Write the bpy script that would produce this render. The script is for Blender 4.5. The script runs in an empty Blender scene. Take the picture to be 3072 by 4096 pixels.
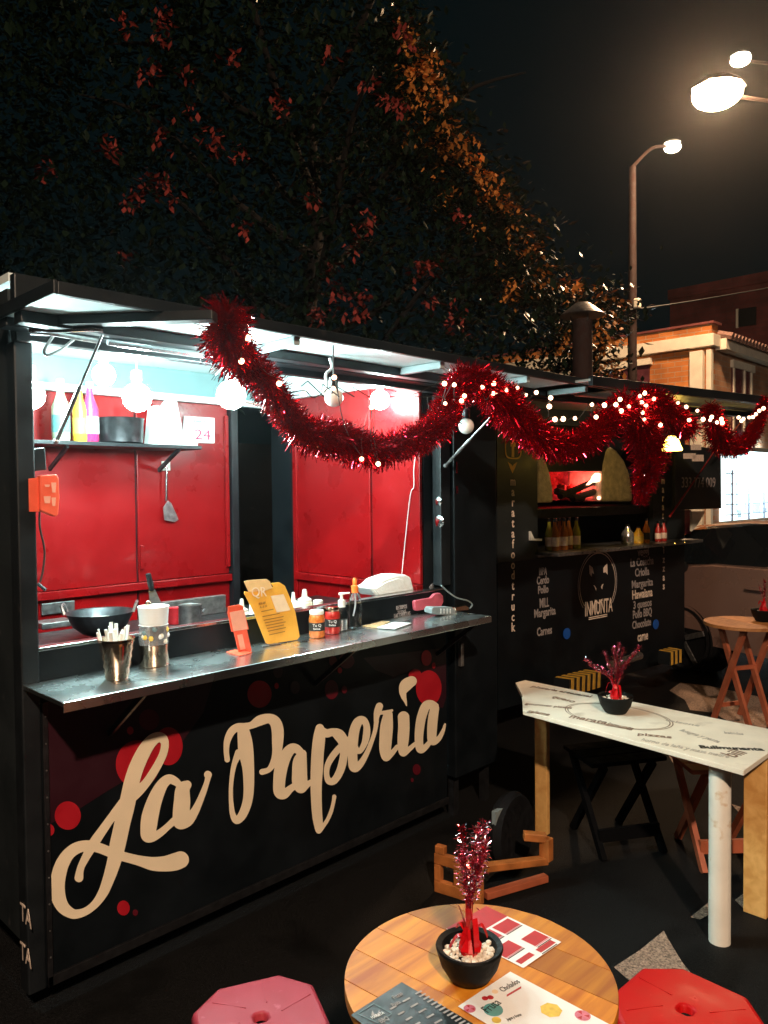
import bpy, math, random
from mathutils import Vector, Matrix
R_ = random.Random(7)
sc = bpy.context.scene
col = sc.collection
rad = math.radians
# ------------------------------------------------------------------ camera
CAM = Vector((0, 0, 1.75)); FPX = 3100.0
TH, PI_, RO = rad(44.5), rad(1.63), rad(0.55)
_f = Vector((math.cos(TH)*math.cos(PI_), math.sin(TH)*math.cos(PI_), -math.sin(PI_)))
_r0 = Vector((math.sin(TH), -math.cos(TH), 0))
_u0 = _r0.cross(_f)
RR = _r0*math.cos(RO) - _u0*math.sin(RO)
UU = _u0*math.cos(RO) + _r0*math.sin(RO)
cd = bpy.data.cameras.new('camera'); cam = bpy.data.objects.new('camera', cd); col.objects.link(cam)
M = Matrix((RR, UU, -_f)).transposed().to_4x4(); M.translation = CAM
cam.matrix_world = M
cd.sensor_fit = 'VERTICAL'; cd.sensor_height = 36; cd.sensor_width = 27
cd.lens = FPX/4096*36; cd.clip_start = 0.05; cd.clip_end = 500
sc.camera = cam
# ------------------------------------------------------------------ world, exposure
w = bpy.data.worlds.new("World"); sc.world = w; w.use_nodes = True
bg = w.node_tree.nodes['Background']; bg.inputs[0].default_value = (.0016, .0042, .0048, 1); bg.inputs[1].default_value = 1.0
sc.view_settings.view_transform = 'Standard'; sc.view_settings.look = 'None'
sc.view_settings.exposure = 0; sc.view_settings.gamma = 1; sc.view_settings.use_curve_mapping = False
sc.render.resolution_x = 768; sc.render.resolution_y = 1024

def lamp(name, kind, loc, power, colr, size=.1, parent=None, **k):
    d = bpy.data.lights.new(name, kind); d.energy = power; d.color = colr
    if kind != 'AREA': d.shadow_soft_size = size
    else: d.size = size
    for a, b in k.items(): setattr(d, a, b)
    o = bpy.data.objects.new(name, d); col.objects.link(o); o.location = loc
    if parent: o.parent = parent; o.location = Vector(loc) - parent.location
    return o
# ------------------------------------------------------------------ helpers
def ray(x, y): return (_f + (x-1536)/FPX*RR - (y-2048)/FPX*UU)
def W(x, y, X=None, Y=None, z=None, t=None, plane=None):
    """a pixel of the survey picture (3072x4096) cut with a plane of the place"""
    d = ray(x, y)
    if X is not None: k = X/d.x
    elif Y is not None: k = Y/d.y
    elif z is not None: k = (z-CAM.z)/d.z
    elif plane is not None:
        p, n = plane; k = (Vector(p)-CAM).dot(n)/d.dot(n)
    else: k = t
    return CAM + d*k
MATS = {}
def mat(name, c, rough=.5, metal=0, var=.12, scale=30, bump=0, bscale=200, emis=None, es=0, trans=0, coat=0, spec=.5, ior=1.45, alpha=1, dirt=None, sss=0):
    m = bpy.data.materials.new(name); m.use_nodes = True; nt = m.node_tree; N = nt.nodes; L = nt.links
    p = N['Principled BSDF']; c4 = (*c, 1)
    p.inputs['Base Color'].default_value = c4; p.inputs['Roughness'].default_value = rough; p.inputs['Metallic'].default_value = metal
    p.inputs['Specular IOR Level'].default_value = spec; p.inputs['IOR'].default_value = ior
    p.inputs['Transmission Weight'].default_value = trans; p.inputs['Coat Weight'].default_value = coat
    if emis: p.inputs['Emission Color'].default_value = (*emis, 1); p.inputs['Emission Strength'].default_value = es
    if var and not trans:
        tc = N.new('ShaderNodeTexCoord')
        nz = N.new('ShaderNodeTexNoise'); nz.inputs['Scale'].default_value = scale; nz.inputs['Detail'].default_value = 6
        L.new(tc.outputs['Object'], nz.inputs['Vector'])
        mr = N.new('ShaderNodeMapRange'); mr.inputs[1].default_value = .3; mr.inputs[2].default_value = .7
        mr.inputs[3].default_value = 1-var; mr.inputs[4].default_value = 1+var
        L.new(nz.outputs['Fac'], mr.inputs[0])
        mx = N.new('ShaderNodeVectorMath'); mx.operation = 'SCALE'; mx.inputs[0].default_value = c
        L.new(mr.outputs[0], mx.inputs['Scale']); 
        last = mx.outputs[0]
        if dirt:
            n2 = N.new('ShaderNodeTexNoise'); n2.inputs['Scale'].default_value = dirt[1]; n2.inputs['Detail'].default_value = 8
            L.new(tc.outputs['Object'], n2.inputs['Vector'])
            r2 = N.new('ShaderNodeMapRange'); r2.inputs[1].default_value = dirt[2]; r2.inputs[2].default_value = dirt[2]+.12
            L.new(n2.outputs['Fac'], r2.inputs[0])
            mm = N.new('ShaderNodeMix'); mm.data_type = 'RGBA'; L.new(r2.outputs[0], mm.inputs[0])
            L.new(last, mm.inputs[6]); mm.inputs[7].default_value = (*dirt[0], 1); last = mm.outputs[2]
        L.new(last, p.inputs['Base Color'])
        rr = N.new('ShaderNodeMapRange'); rr.inputs[1].default_value = .3; rr.inputs[2].default_value = .7
        rr.inputs[3].default_value = max(.02, rough*.8); rr.inputs[4].default_value = min(1, rough*1.2)
        L.new(nz.outputs['Fac'], rr.inputs[0]); L.new(rr.outputs[0], p.inputs['Roughness'])
    if bump:
        tc = N.new('ShaderNodeTexCoord'); nb = N.new('ShaderNodeTexNoise'); nb.inputs['Scale'].default_value = bscale; nb.inputs['Detail'].default_value = 4
        L.new(tc.outputs['Object'], nb.inputs['Vector'])
        b = N.new('ShaderNodeBump'); b.inputs['Strength'].default_value = bump; b.inputs['Distance'].default_value = .01
        L.new(nb.outputs['Fac'], b.inputs['Height']); L.new(b.outputs[0], p.inputs['Normal'])
    MATS[name] = m; return m
def ortho(d):
    d = Vector(d).normalized(); a = Vector((0, 0, 1)) if abs(d.z) < .9 else Vector((1, 0, 0))
    x = d.cross(a).normalized(); return x, d.cross(x).normalized()
class MB:
    def __init__(s): s.v = []; s.f = []
    def add(s, vs, fs):
        n = len(s.v); s.v += [Vector(q) for q in vs]; s.f += [tuple(i+n for i in f) for f in fs]; return s
    def box(s, a, b, rot=None, piv=None):
        x0, y0, z0 = a; x1, y1, z1 = b
        vs = [Vector(q) for q in ((x0,y0,z0),(x1,y0,z0),(x1,y1,z0),(x0,y1,z0),(x0,y0,z1),(x1,y0,z1),(x1,y1,z1),(x0,y1,z1))]
        if rot: 
            pv = Vector(piv) if piv is not None else Vector((0,0,0)); vs = [rot @ (q-pv) + pv for q in vs]
        return s.add(vs, [(0,3,2,1),(4,5,6,7),(0,1,5,4),(1,2,6,5),(2,3,7,6),(3,0,4,7)])
    def bar(s, p, q, wx, wy=None, up=(0,0,1)):
        p = Vector(p); q = Vector(q); wy = wy or wx; d = (q-p).normalized(); u = Vector(up)
        if abs(d.dot(u)) > .95: u = Vector((1,0,0))
        x = d.cross(u).normalized(); y = x.cross(d).normalized()
        vs = [c + x*(a*wx/2) + y*(b*wy/2) for c in (p, q) for a, b in ((-1,-1),(1,-1),(1,1),(-1,1))]
        return s.add(vs, [(0,1,2,3)[::-1],(4,5,6,7),(0,1,5,4),(1,2,6,5),(2,3,7,6),(3,0,4,7)])
    def tube(s, pts, r, n=8, cap=True):
        pts = [Vector(p) for p in pts]; m = len(pts); rs = r if isinstance(r, (list, tuple)) else [r]*m
        vs = []; x, y = ortho(pts[1]-pts[0])
        for i, p in enumerate(pts):
            d = (pts[min(i+1, m-1)]-pts[max(i-1, 0)]).normalized()
            x = (x - d*x.dot(d)).normalized(); y = d.cross(x)
            vs += [p + (x*math.cos(2*math.pi*k/n) + y*math.sin(2*math.pi*k/n))*rs[i] for k in range(n)]
        fs = [(i*n+k, i*n+(k+1)%n, (i+1)*n+(k+1)%n, (i+1)*n+k) for i in range(m-1) for k in range(n)]
        if cap: fs += [tuple(range(n))[::-1], tuple((m-1)*n+k for k in range(n))]
        return s.add(vs, fs)
    def lathe(s, prof, c=(0,0,0), n=24, ax=(0,0,1)):
        c = Vector(c); a = Vector(ax).normalized(); x, y = ortho(a)
        if abs(a.z) > .99: x, y = Vector((1,0,0)), Vector((0,1,0))*(1 if a.z > 0 else -1)
        vs = []; m = len(prof)
        for r, h in prof: vs += [c + a*h + (x*math.cos(2*math.pi*k/n)+y*math.sin(2*math.pi*k/n))*r for k in range(n)]
        fs = [(i*n+k, i*n+(k+1)%n, (i+1)*n+(k+1)%n, (i+1)*n+k) for i in range(m-1) for k in range(n)]
        fs += [tuple(range(n))[::-1], tuple((m-1)*n+k for k in range(n))]
        return s.add(vs, fs)
    def ball(s, c, r, n=10, sz=(1,1,1)):
        c = Vector(c); vs = []; m = n//2+1
        vs.append(c+Vector((0,0,-r*sz[2])))
        for i in range(1, m-1):
            a = -math.pi/2 + math.pi*i/(m-1)
            vs += [c + Vector((r*math.cos(a)*math.cos(2*math.pi*k/n)*sz[0], r*math.cos(a)*math.sin(2*math.pi*k/n)*sz[1], r*math.sin(a)*sz[2])) for k in range(n)]
        vs.append(c+Vector((0,0,r*sz[2]))); L = len(vs)-1
        fs = [(0, 1+(k+1)%n, 1+k) for k in range(n)]
        fs += [(1+i*n+k, 1+i*n+(k+1)%n, 1+(i+1)*n+(k+1)%n, 1+(i+1)*n+k) for i in range(m-3) for k in range(n)]
        fs += [(L, 1+(m-3)*n+k, 1+(m-3)*n+(k+1)%n) for k in range(n)]
        return s.add(vs, fs)
    def prism(s, pts, d):
        """polygon pts extruded by vector d"""
        n = len(pts); d = Vector(d); vs = [Vector(p) for p in pts] + [Vector(p)+d for p in pts]
        return s.add(vs, [tuple(range(n))[::-1], tuple(range(n, 2*n))] + [(i, (i+1)%n, n+(i+1)%n, n+i) for i in range(n)])
    def poly(s, pts): return s.add(pts, [tuple(range(len(pts)))])
    def build(s, name, m, parent=None, smooth=False, bevel=0, kind=None, label=None):
        me = bpy.data.meshes.new(name); off = Vector(parent.location) if parent else Vector((0,0,0))
        if parent and parent.parent: off = off + Vector(parent.parent.location)
        me.from_pydata([tuple(q-off) for q in s.v], [], s.f); me.validate(); me.update()
        o = bpy.data.objects.new(name, me); col.objects.link(o)
        me.materials.append(m if not isinstance(m, str) else MATS[m])
        if smooth:
            me.polygons.foreach_set('use_smooth', [True]*len(me.polygons))
            try: me.set_sharp_from_angle(angle=rad(40))
            except Exception: pass
        if bevel:
            b = o.modifiers.new('bevel', 'BEVEL'); b.width = bevel; b.segments = 2; b.limit_method = 'ANGLE'
        if parent: o.parent = parent
        if kind: o['kind'] = kind
        if label: o['label'] = label
        return o
def tag(o, label, cat, group=None, kind=None):
    o['label'] = label; o['category'] = cat
    if group: o['group'] = group
    if kind: o['kind'] = kind
    return o
def thing(name, label, cat, loc=(0,0,0), group=None):
    o = bpy.data.objects.new(name, None); col.objects.link(o); o.location = loc; o.empty_display_size = .1
    return tag(o, label, cat, group)
def copy_tree(o, parent=None):
    c = o.copy(); col.objects.link(c)
    if parent: c.parent = parent
    for ch in list(o.children): copy_tree(ch, c)
    return c
def text(s, p, xd, yd, size, m, parent, name='lettering', xs=1.0, depth=.0008, align='LEFT', fit=None, bold=0):
    cu = bpy.data.curves.new('txt', 'FONT'); cu.body = s; cu.size = size; cu.align_x = align; cu.extrude = depth; cu.resolution_u = 3; cu.offset = bold
    t = bpy.data.objects.new('txt', cu); col.objects.link(t)
    me = bpy.data.meshes.new_from_object(t.evaluated_get(bpy.context.evaluated_depsgraph_get()))
    bpy.data.objects.remove(t); bpy.data.curves.remove(cu)
    if fit and len(me.vertices):
        xx = [v.co.x for v in me.vertices]; xs = fit/(max(xx)-min(xx))
    xd = Vector(xd).normalized(); yd = Vector(yd).normalized(); nn = xd.cross(yd)
    off = Vector(parent.location) if parent else Vector((0,0,0))
    if parent and parent.parent: off = off + Vector(parent.parent.location)
    for v in me.vertices:
        c = v.co.copy(); v.co = Vector(p) + xd*(c.x*xs) + yd*c.y + nn*c.z - off
    me.materials.clear(); me.materials.append(MATS[m]); me.name = name
    o = bpy.data.objects.new(name, me); col.objects.link(o)
    if parent: o.parent = parent
    return o
def crom(pts, n=8):
    """catmull-rom through tuples of any length"""
    out = []; P = [pts[0]] + list(pts) + [pts[-1]]
    for i in range(1, len(P)-2):
        a, b, c, d = P[i-1:i+3]
        for k in range(n):
            t = k/n
            out.append(tuple(.5*((2*b[j]) + (-a[j]+c[j])*t + (2*a[j]-5*b[j]+4*c[j]-d[j])*t*t + (-a[j]+3*b[j]-3*c[j]+d[j])*t**3) for j in range(len(b))))
    out.append(tuple(pts[-1])); return out
def vcurve(pts, n=8): return [Vector(p) for p in crom([tuple(p) for p in pts], n)]

# ------------------------------------------------------------------ materials
mat('asphalt', (.009,.0088,.009), .6, var=.8, scale=110, dirt=((.003,.003,.003), 3, .55), bump=.9, bscale=240, spec=.15)
mat('black_paint', (.007,.009,.011), .45, var=.2, scale=8, dirt=((.03,.028,.028), 12, .66))
mat('black_vinyl', (.005,.007,.009), .42, var=.3, scale=6, spec=.25)
mat('charcoal_paint', (.014,.018,.020), .5, var=.2, scale=5, dirt=((.06,.055,.055), 20, .66))
mat('red_paint', (.23,.0028,.0040), .30, var=.1, scale=5, dirt=((.30,.012,.02), 14, .68), coat=.2)
mat('white_sheet', (.74,.84,.84), .4, var=.05, scale=4)
mat('grey_sheet', (.30,.36,.37), .4, var=.08, scale=4)
mat('teal_wall', (.16,.27,.28), .45, var=.1, scale=4)
mat('steel', (.55,.57,.58), .22, 1, var=.15, scale=60, bump=.05, bscale=80)
mat('brushed_steel', (.75,.80,.81), .27, 1, var=.08, scale=5)
mat('worn_steel', (.34,.33,.33), .38, .9, var=.3, scale=40)
mat('dark_steel', (.05,.05,.055), .35, .8, var=.25, scale=30)
mat('chrome', (.8,.8,.8), .1, 1, var=0)
mat('copper_steel', (.72,.55,.42), .16, 1, var=.05)
mat('cream_vinyl', (.92,.76,.54), .5, var=.05, scale=8)
mat('red_vinyl', (.42,.008,.018), .5, var=.1, scale=10)
mat('deep_red_vinyl', (.10,.004,.012), .5, var=.1, scale=10)
mat('maroon_vinyl', (.028,.005,.010), .45, var=.1, scale=6)
mat('grey_print', (.36,.31,.30), .6, var=.25, scale=60)
mat('tan_print', (.85,.68,.56), .6, var=.15, scale=60)
mat('yellow_print', (.90,.50,.07), .5, var=.1, scale=60)
mat('blue_disc', (.01,.09,.42), .5, var=.1)
mat('tinsel_red', (.60,.007,.024), .12, .9, var=.35, scale=90)
mat('tinsel_purple', (.66,.10,.16), .2, .9, var=.35, scale=90)
mat('foil_silver', (.85,.80,.85), .15, 1, var=0)
mat('ribbon_red', (.55,.004,.008), .3, var=.2, coat=.4)
mat('white_plastic', (.80,.80,.74), .35, var=.04)
mat('off_plastic', (.78,.76,.6), .4, var=.04)
mat('paper', (.82,.82,.82), .6, var=.03)
mat('tissue', (.85,.88,.86), .8, var=.04, bump=.3, bscale=60)
mat('print_red', (.45,.02,.03), .5, var=.15, scale=40)
mat('print_black', (.02,.02,.02), .5, var=.1)
mat('print_pink', (.62,.18,.26), .5, var=.15, scale=80)
mat('print_teal', (.10,.33,.33), .5, var=.15, scale=80)
mat('print_yellow', (.75,.50,.08), .5, var=.2, scale=80)
mat('menu_black', (.008,.010,.011), .4, var=.3, scale=30)
mat('menu_glow_grey', (.12,.18,.19), .5, var=.2, scale=30)
mat('bowl_black', (.003,.0035,.0035), .6, spec=.2, var=.2, bump=.2, bscale=60)
mat('pebble', (.72,.62,.50), .6, var=.3, scale=90)
mat('plastic_red', (.46,.004,.005), .5, spec=.2, var=.06, scale=10, dirt=((.56,.03,.03), 28, .66))
mat('plastic_pink', (.38,.035,.055), .45, spec=.3, var=.08, scale=10, coat=.2, dirt=((.50,.10,.13), 28, .66))
mat('orange_card', (.85,.12,.06), .4, var=.06)
mat('peach_card', (.85,.38,.27), .4, var=.05)
mat('yellow_card', (.80,.40,.06), .35, var=.08, scale=20)
mat('tan_card', (.75,.48,.22), .35, var=.06)
mat('pale_card', (.82,.62,.42), .4, var=.06)
mat('brown_print', (.32,.14,.03), .5, var=.2)
mat('glass', (.95,.97,.98), .03, trans=1, var=0, ior=1.3)
mat('glass_brown', (.50,.17,.03), .12, trans=.2, var=0, ior=1.3)
mat('glass_green', (.40,.38,.05), .12, trans=.2, var=0, ior=1.3)
mat('sauce_orange', (.62,.16,.03), .3, var=.3, scale=60, coat=.5)
mat('sauce_red', (.42,.02,.015), .3, var=.3, scale=60, coat=.5)
mat('sauce_yellow', (.75,.40,.03), .3, var=.2, coat=.5)
mat('sauce_purple', (.35,.02,.10), .3, var=.2, coat=.5)
mat('syrup_green', (.35,.45,.30), .3, var=.2, coat=.5)
mat('spray_orange', (.85,.18,.03), .35, var=.05)
mat('device_grey', (.20,.24,.25), .35, var=.1)
mat('device_pink', (.55,.10,.14), .4, var=.1)
mat('led_bulb', (.9,.95,1), .3, var=0, emis=(.72,1,.97), es=400)
mat('bulb_off', (.75,.73,.68), .25, var=0, coat=.3)
mat('fairy_bulb', (.9,.5,.3), .3, var=0, emis=(1,.50,.30), es=9)
mat('wire', (.02,.02,.02), .5, var=0)
mat('white_wire', (.7,.7,.7), .5, var=0)
mat('lamp_glass', (1,.9,.7), .3, var=0, emis=(1,.86,.62), es=90)
mat('lamp_glass_bright', (1,.9,.7), .3, var=0, emis=(1,.62,.34), es=480)
mat('yellow_lamp', (1,.8,.3), .3, var=0, emis=(1,.62,.10), es=22)
mat('fire', (.9,.3,.1), .5, var=0, emis=(1,.50,.28), es=5)
mat('ember', (.3,.02,.02), .8, var=.6, scale=60, emis=(1,.03,.03), es=.10)
_m=MATS['ember']; _n=_m.node_tree.nodes; _l=_m.node_tree.links
_z=_n.new('ShaderNodeTexNoise'); _z.inputs['Scale'].default_value=9; _z.inputs['Detail'].default_value=7; _r=_n.new('ShaderNodeMapRange'); _r.inputs[1].default_value=.48; _r.inputs[2].default_value=.72; _r.inputs[3].default_value=.004; _r.inputs[4].default_value=.55
_c=_n.new('ShaderNodeTexCoord'); _l.new(_c.outputs['Object'],_z.inputs['Vector']); _l.new(_z.outputs['Fac'],_r.inputs[0]); _l.new(_r.outputs[0],_n['Principled BSDF'].inputs['Emission Strength'])
mat('charcoal_log', (.02,.016,.015), .9, var=.5, bump=.8, bscale=60)
mat('oven_clay', (.62,.54,.46), .9, var=.25, scale=20, bump=.5, bscale=60)
mat('stucco_white', (.78,.72,.60), .7, var=.1, scale=5)
mat('window_dark', (.10,.03,.04), .15, var=.3, scale=6)
mat('shop_glow', (.8,.95,1), .5, var=0, emis=(.72,.97,1), es=2.2)
mat('shop_item', (.5,.6,.65), .6, var=.3, emis=(.5,.75,.85), es=.5)
mat('grille', (.25,.27,.36), .5, var=.1)
mat('concrete_post', (.020,.008,.007), .85, var=.3, scale=12, bump=.4, bscale=30)
mat('leaf', (.010,.020,.011), .28, var=.5, scale=3)
mat('leaf_orange', (.62,.23,.05), .55, var=.5, scale=3)
mat('leaf_red', (.30,.045,.035), .55, var=.5, scale=3)
mat('bark', (.008,.006,.005), .9, var=.4, scale=20, bump=.6)
mat('car_paint', (.34,.20,.16), .3, .35, var=.05, scale=3, coat=.6)
mat('car_glass', (.01,.012,.014), .06, var=0, coat=.5)
mat('tyre', (.005,.005,.006), .8, var=.3, spec=.2)
mat('wood_pale', (.62,.40,.20), .5, var=.18, scale=14)
mat('wood_red', (.40,.10,.045), .5, var=.2, scale=14)
mat('tabletop_print', (.88,.78,.64), .35, var=.08, scale=9, dirt=((.66,.56,.45), 7, .60))
mat('print_brown', (.22,.13,.09), .5, var=.3, scale=60)
mat('print_faint', (.50,.44,.38), .5, var=.3, scale=60)
mat('stripe_yellow', (.65,.36,.05), .5, var=.2)
mat('tarp_red', (.16,.012,.03), .6, var=.4, scale=8)
mat('foil_wrap', (.75,.75,.78), .2, .8, var=.2)
def wood(name, a, b, ang, scale=26, stretch=.06):
    m = bpy.data.materials.new(name); m.use_nodes = True; nt = m.node_tree; N = nt.nodes; L = nt.links; p = N['Principled BSDF']
    tc = N.new('ShaderNodeTexCoord'); mp = N.new('ShaderNodeMapping'); mp.inputs['Rotation'].default_value = (0,0,-ang); mp.inputs['Scale'].default_value = (stretch,1,1)
    oi = N.new('ShaderNodeObjectInfo'); ad = N.new('ShaderNodeVectorMath'); ad.operation = 'ADD'
    sc_ = N.new('ShaderNodeVectorMath'); sc_.operation = 'SCALE'; sc_.inputs[0].default_value = (7,5,3); L.new(oi.outputs['Random'], sc_.inputs['Scale'])
    L.new(tc.outputs['Object'], ad.inputs[0]); L.new(sc_.outputs[0], ad.inputs[1]); 
    L.new(tc.outputs['Object'], mp.inputs[0]); L.new(mp.outputs[0], ad.inputs[0])
    nz = N.new('ShaderNodeTexNoise'); nz.inputs['Scale'].default_value = scale; nz.inputs['Detail'].default_value = 8; nz.inputs['Distortion'].default_value = .6
    L.new(ad.outputs[0], nz.inputs['Vector'])
    cr = N.new('ShaderNodeValToRGB'); cr.color_ramp.elements[0].position = .32; cr.color_ramp.elements[1].position = .72
    cr.color_ramp.elements[0].color = (*a,1); cr.color_ramp.elements[1].color = (*b,1); L.new(nz.outputs['Fac'], cr.inputs[0])
    hs = N.new('ShaderNodeHueSaturation'); mr = N.new('ShaderNodeMapRange'); mr.inputs[3].default_value = .72; mr.inputs[4].default_value = 1.25
    L.new(oi.outputs['Random'], mr.inputs[0]); L.new(mr.outputs[0], hs.inputs['Value']); L.new(cr.outputs[0], hs.inputs['Color'])
    L.new(hs.outputs[0], p.inputs['Base Color']); p.inputs['Roughness'].default_value = .55
    b_ = N.new('ShaderNodeBump'); b_.inputs['Strength'].default_value = .15; b_.inputs['Distance'].default_value = .002; L.new(nz.outputs['Fac'], b_.inputs['Height']); L.new(b_.outputs[0], p.inputs['Normal'])
    MATS[name] = m; return m
def brick(name, c1, c2, mortar, scale, rot):
    m = bpy.data.materials.new(name); m.use_nodes = True; nt = m.node_tree; N = nt.nodes; L = nt.links; p = N['Principled BSDF']
    tc = N.new('ShaderNodeTexCoord'); sp = N.new('ShaderNodeSeparateXYZ'); mp = N.new('ShaderNodeCombineXYZ'); L.new(tc.outputs['Object'], sp.inputs[0]); L.new(sp.outputs[rot], mp.inputs[0]); L.new(sp.outputs[2], mp.inputs[1]); bt = N.new('ShaderNodeTexBrick'); L.new(mp.outputs[0], bt.inputs['Vector'])
    bt.inputs['Color1'].default_value = (*c1,1); bt.inputs['Color2'].default_value = (*c2,1); bt.inputs['Mortar'].default_value = (*mortar,1)
    bt.inputs['Scale'].default_value = scale; bt.inputs['Brick Width'].default_value = .5; bt.inputs['Row Height'].default_value = .18; bt.inputs['Mortar Size'].default_value = .012
    nz = N.new('ShaderNodeTexNoise'); nz.inputs['Scale'].default_value = 1.6; nz.inputs['Detail'].default_value = 8; L.new(tc.outputs['Object'], nz.inputs['Vector'])
    mr = N.new('ShaderNodeMapRange'); mr.inputs[1].default_value=.35; mr.inputs[2].default_value=.65; mr.inputs[3].default_value=.65; mr.inputs[4].default_value=1.2; L.new(nz.outputs['Fac'], mr.inputs[0])
    s = N.new('ShaderNodeVectorMath'); s.operation='SCALE'; L.new(bt.outputs['Color'], s.inputs[0]); L.new(mr.outputs[0], s.inputs['Scale']); L.new(s.outputs[0], p.inputs['Base Color'])
    bp = N.new('ShaderNodeBump'); bp.inputs['Strength'].default_value=.5; bp.inputs['Distance'].default_value=.02; bp.invert=True; L.new(bt.outputs['Fac'], bp.inputs['Height']); L.new(bp.outputs[0], p.inputs['Normal'])
    p.inputs['Roughness'].default_value = .85; MATS[name] = m; return m
brick('brick_x', (.46,.14,.03), (.58,.21,.05), (.42,.30,.2), 1.9, 1)
brick('brick_y', (.42,.20,.11), (.50,.27,.15), (.42,.32,.25), 1.9, 0)
brick('brick_dark', (.16,.035,.035), (.20,.05,.045), (.13,.05,.05), 1.3, 1)

# ================================================================== SETTING
g = MB(); g.add([(-35,-35,0),(62,-35,0),(62,62,0),(-35,62,0)], [(0,1,2,3)])
g.build('ground', 'asphalt', kind='structure')

b = MB(); b.box((-12, 7.4, 0), (12.5, 7.6, 2.3)); tag(b.build('dark_backdrop', 'black_paint'), 'dark backdrop added behind the trailers, glimpsed through the trailer doorway', 'wall')  # backdrop added to darken the view through the doorway
mat('lit_asphalt', (.34,.23,.17), .8, var=.75, scale=120, bump=1, bscale=170)  # paler ground colour stands in for lamplight falling on the asphalt
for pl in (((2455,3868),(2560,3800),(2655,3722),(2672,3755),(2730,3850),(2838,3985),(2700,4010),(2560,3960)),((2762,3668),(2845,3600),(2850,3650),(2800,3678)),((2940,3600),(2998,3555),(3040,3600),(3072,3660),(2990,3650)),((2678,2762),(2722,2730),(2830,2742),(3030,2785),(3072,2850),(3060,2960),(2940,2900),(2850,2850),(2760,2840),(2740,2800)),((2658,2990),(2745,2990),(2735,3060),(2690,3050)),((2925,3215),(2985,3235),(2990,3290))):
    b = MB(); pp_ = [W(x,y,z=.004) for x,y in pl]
    b.poly([Vector((p.x,p.y,.004)) for p in pp_][::-1]); b.build('light_patch','lit_asphalt',kind='structure')
# ================================================================== FOOD TRAILER ONE
T1 = thing('food_trailer', 'black food trailer with red inside, lit serving hatch and big cream "La Papería" lettering', 'food trailer', (2.0, 3.2, 0))
XL, XR, YF, YB = 1.012, 3.10, 2.60, 3.92
RY = 2.602; RZ = W(928, 2477, Y=RY).z   # riser behind the ledge and its rim
b = MB(); b.box((XL+.001, YF, .10), (XR, YF+.03, 1.11)); b.build('front_panel', 'black_vinyl', T1)
b = MB(); b.box((XL-.02, RY, 1.112), (XR, RY+.025, RZ-.012)); b.build('riser_panel', 'black_vinyl', T1)
b = MB(); b.box((XL-.06, YF-.01, .10), (XL, YF+.06, 2.24)); b.build('corner_post', 'black_paint', T1, bevel=.006)
b = MB(); b.box((XR-.045, YF-.01, 1.25), (XR+.03, YF+.05, 2.24)); b.build('corner_post', 'black_paint', T1, bevel=.005)
b = MB(); b.box((XL-.05, YF+.06, .25), (XL-.01, YB+.05, 2.42)); b.build('side_wall', 'charcoal_paint', T1)
b = MB(); b.box((XL-.03, RY-.002, RZ-.0115), (XR, RY+.045, RZ)); b.build('counter_rim', 'steel', T1, bevel=.002)
b = MB(); b.box((.957, 2.285, 1.113), (3.068, RY-.002, 1.127)); b.box((.957, 2.281, 1.096), (3.068, 2.2848, 1.1275)); b.build('serving_ledge', 'brushed_steel', T1, bevel=.002)
for X in (1.25, 2.2, 3.02):
    b = MB(); b.bar((X, 2.32, 1.105), (X, YF-.004, .90), .012, .02); b.build('ledge_bracket', 'dark_steel', T1)
b = MB(); b.box((XL, YF+.1, .28), (3.0, YB, .32)); b.build('floor_plate', 'worn_steel', T1)
b = MB(); b.tube([(1.3,3.2,.3),(1.3,3.6,.3)], .3, 20); b.build('wheel', 'tyre', T1, smooth=True)
b = MB(); b.tube([(2.6,3.2,.3),(2.6,3.6,.3)], .3, 20); b.build('wheel', 'tyre', T1, smooth=True)
b = MB(); b.box((XL+.004, YF-.012, .10), (XL+.022, YF-.001, 1.06)); b.build('edge_trim', 'dark_steel', T1, bevel=.002)
b = MB(); b.box((XL+.004, YF-.012, .10), (XR, YF-.001, .135)); b.build('edge_trim', 'dark_steel', T1, bevel=.002)
for i in range(10):
    b = MB(); b.ball((XL+.013, YF-.013, .2+i*.09), .0035, 6); b.build('rivet', 'worn_steel', T1)
# inside back wall: two red panels with a seam, lower rail, upper band
seam = W(548, 2100, Y=YB).x
for a, c in ((XL+.0, seam-.006), (seam+.006, 2.66)):
    b = MB(); b.box((a, YB, 1.26), (c, YB+.02, 2.26)); b.build('wall_panel', 'red_paint', T1, bevel=.004)
    b = MB(); b.box((a, YB, .6), (c, YB+.02, 1.215)); b.build('wall_panel', 'red_paint', T1, bevel=.004)
b = MB(); b.box((XL, YB-.03, 1.217), (2.66, YB+.02, 1.258)); b.build('wall_rail', 'red_paint', T1, bevel=.003)
b = MB(); b.box((seam-.005, YB+.012, .6), (seam+.005, YB+.03, 2.26)); b.build('seam_strip', 'black_paint', T1)
b = MB(); b.box((XL, YB-.03, 2.262), (2.95, YB+.02, 2.30)); b.build('white_rail', 'white_sheet', T1, bevel=.003)
b = MB(); b.box((XL, YB+.0, 2.302), (2.95, YB+.03, 2.44)); b.build('upper_wall', 'teal_wall', T1)
b = MB(); b.box((2.662, YB-.04, .6), (2.71, YB+.02, 2.26)); b.build('door_jamb', 'black_paint', T1, bevel=.004)
b = MB(); b.box((2.632, YB-.02, 1.3), (2.657, YB-.0005, 2.2)); b.build('edge_strip', 'red_paint', T1, bevel=.004)
h = MB(); hx = W(555,2180,Y=YB).x+.012; h.bar((hx,YB-.012,1.33),(hx,YB-.012,1.46),.012,.02); h.build('door_latch', 'red_paint', T1, bevel=.003)
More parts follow.
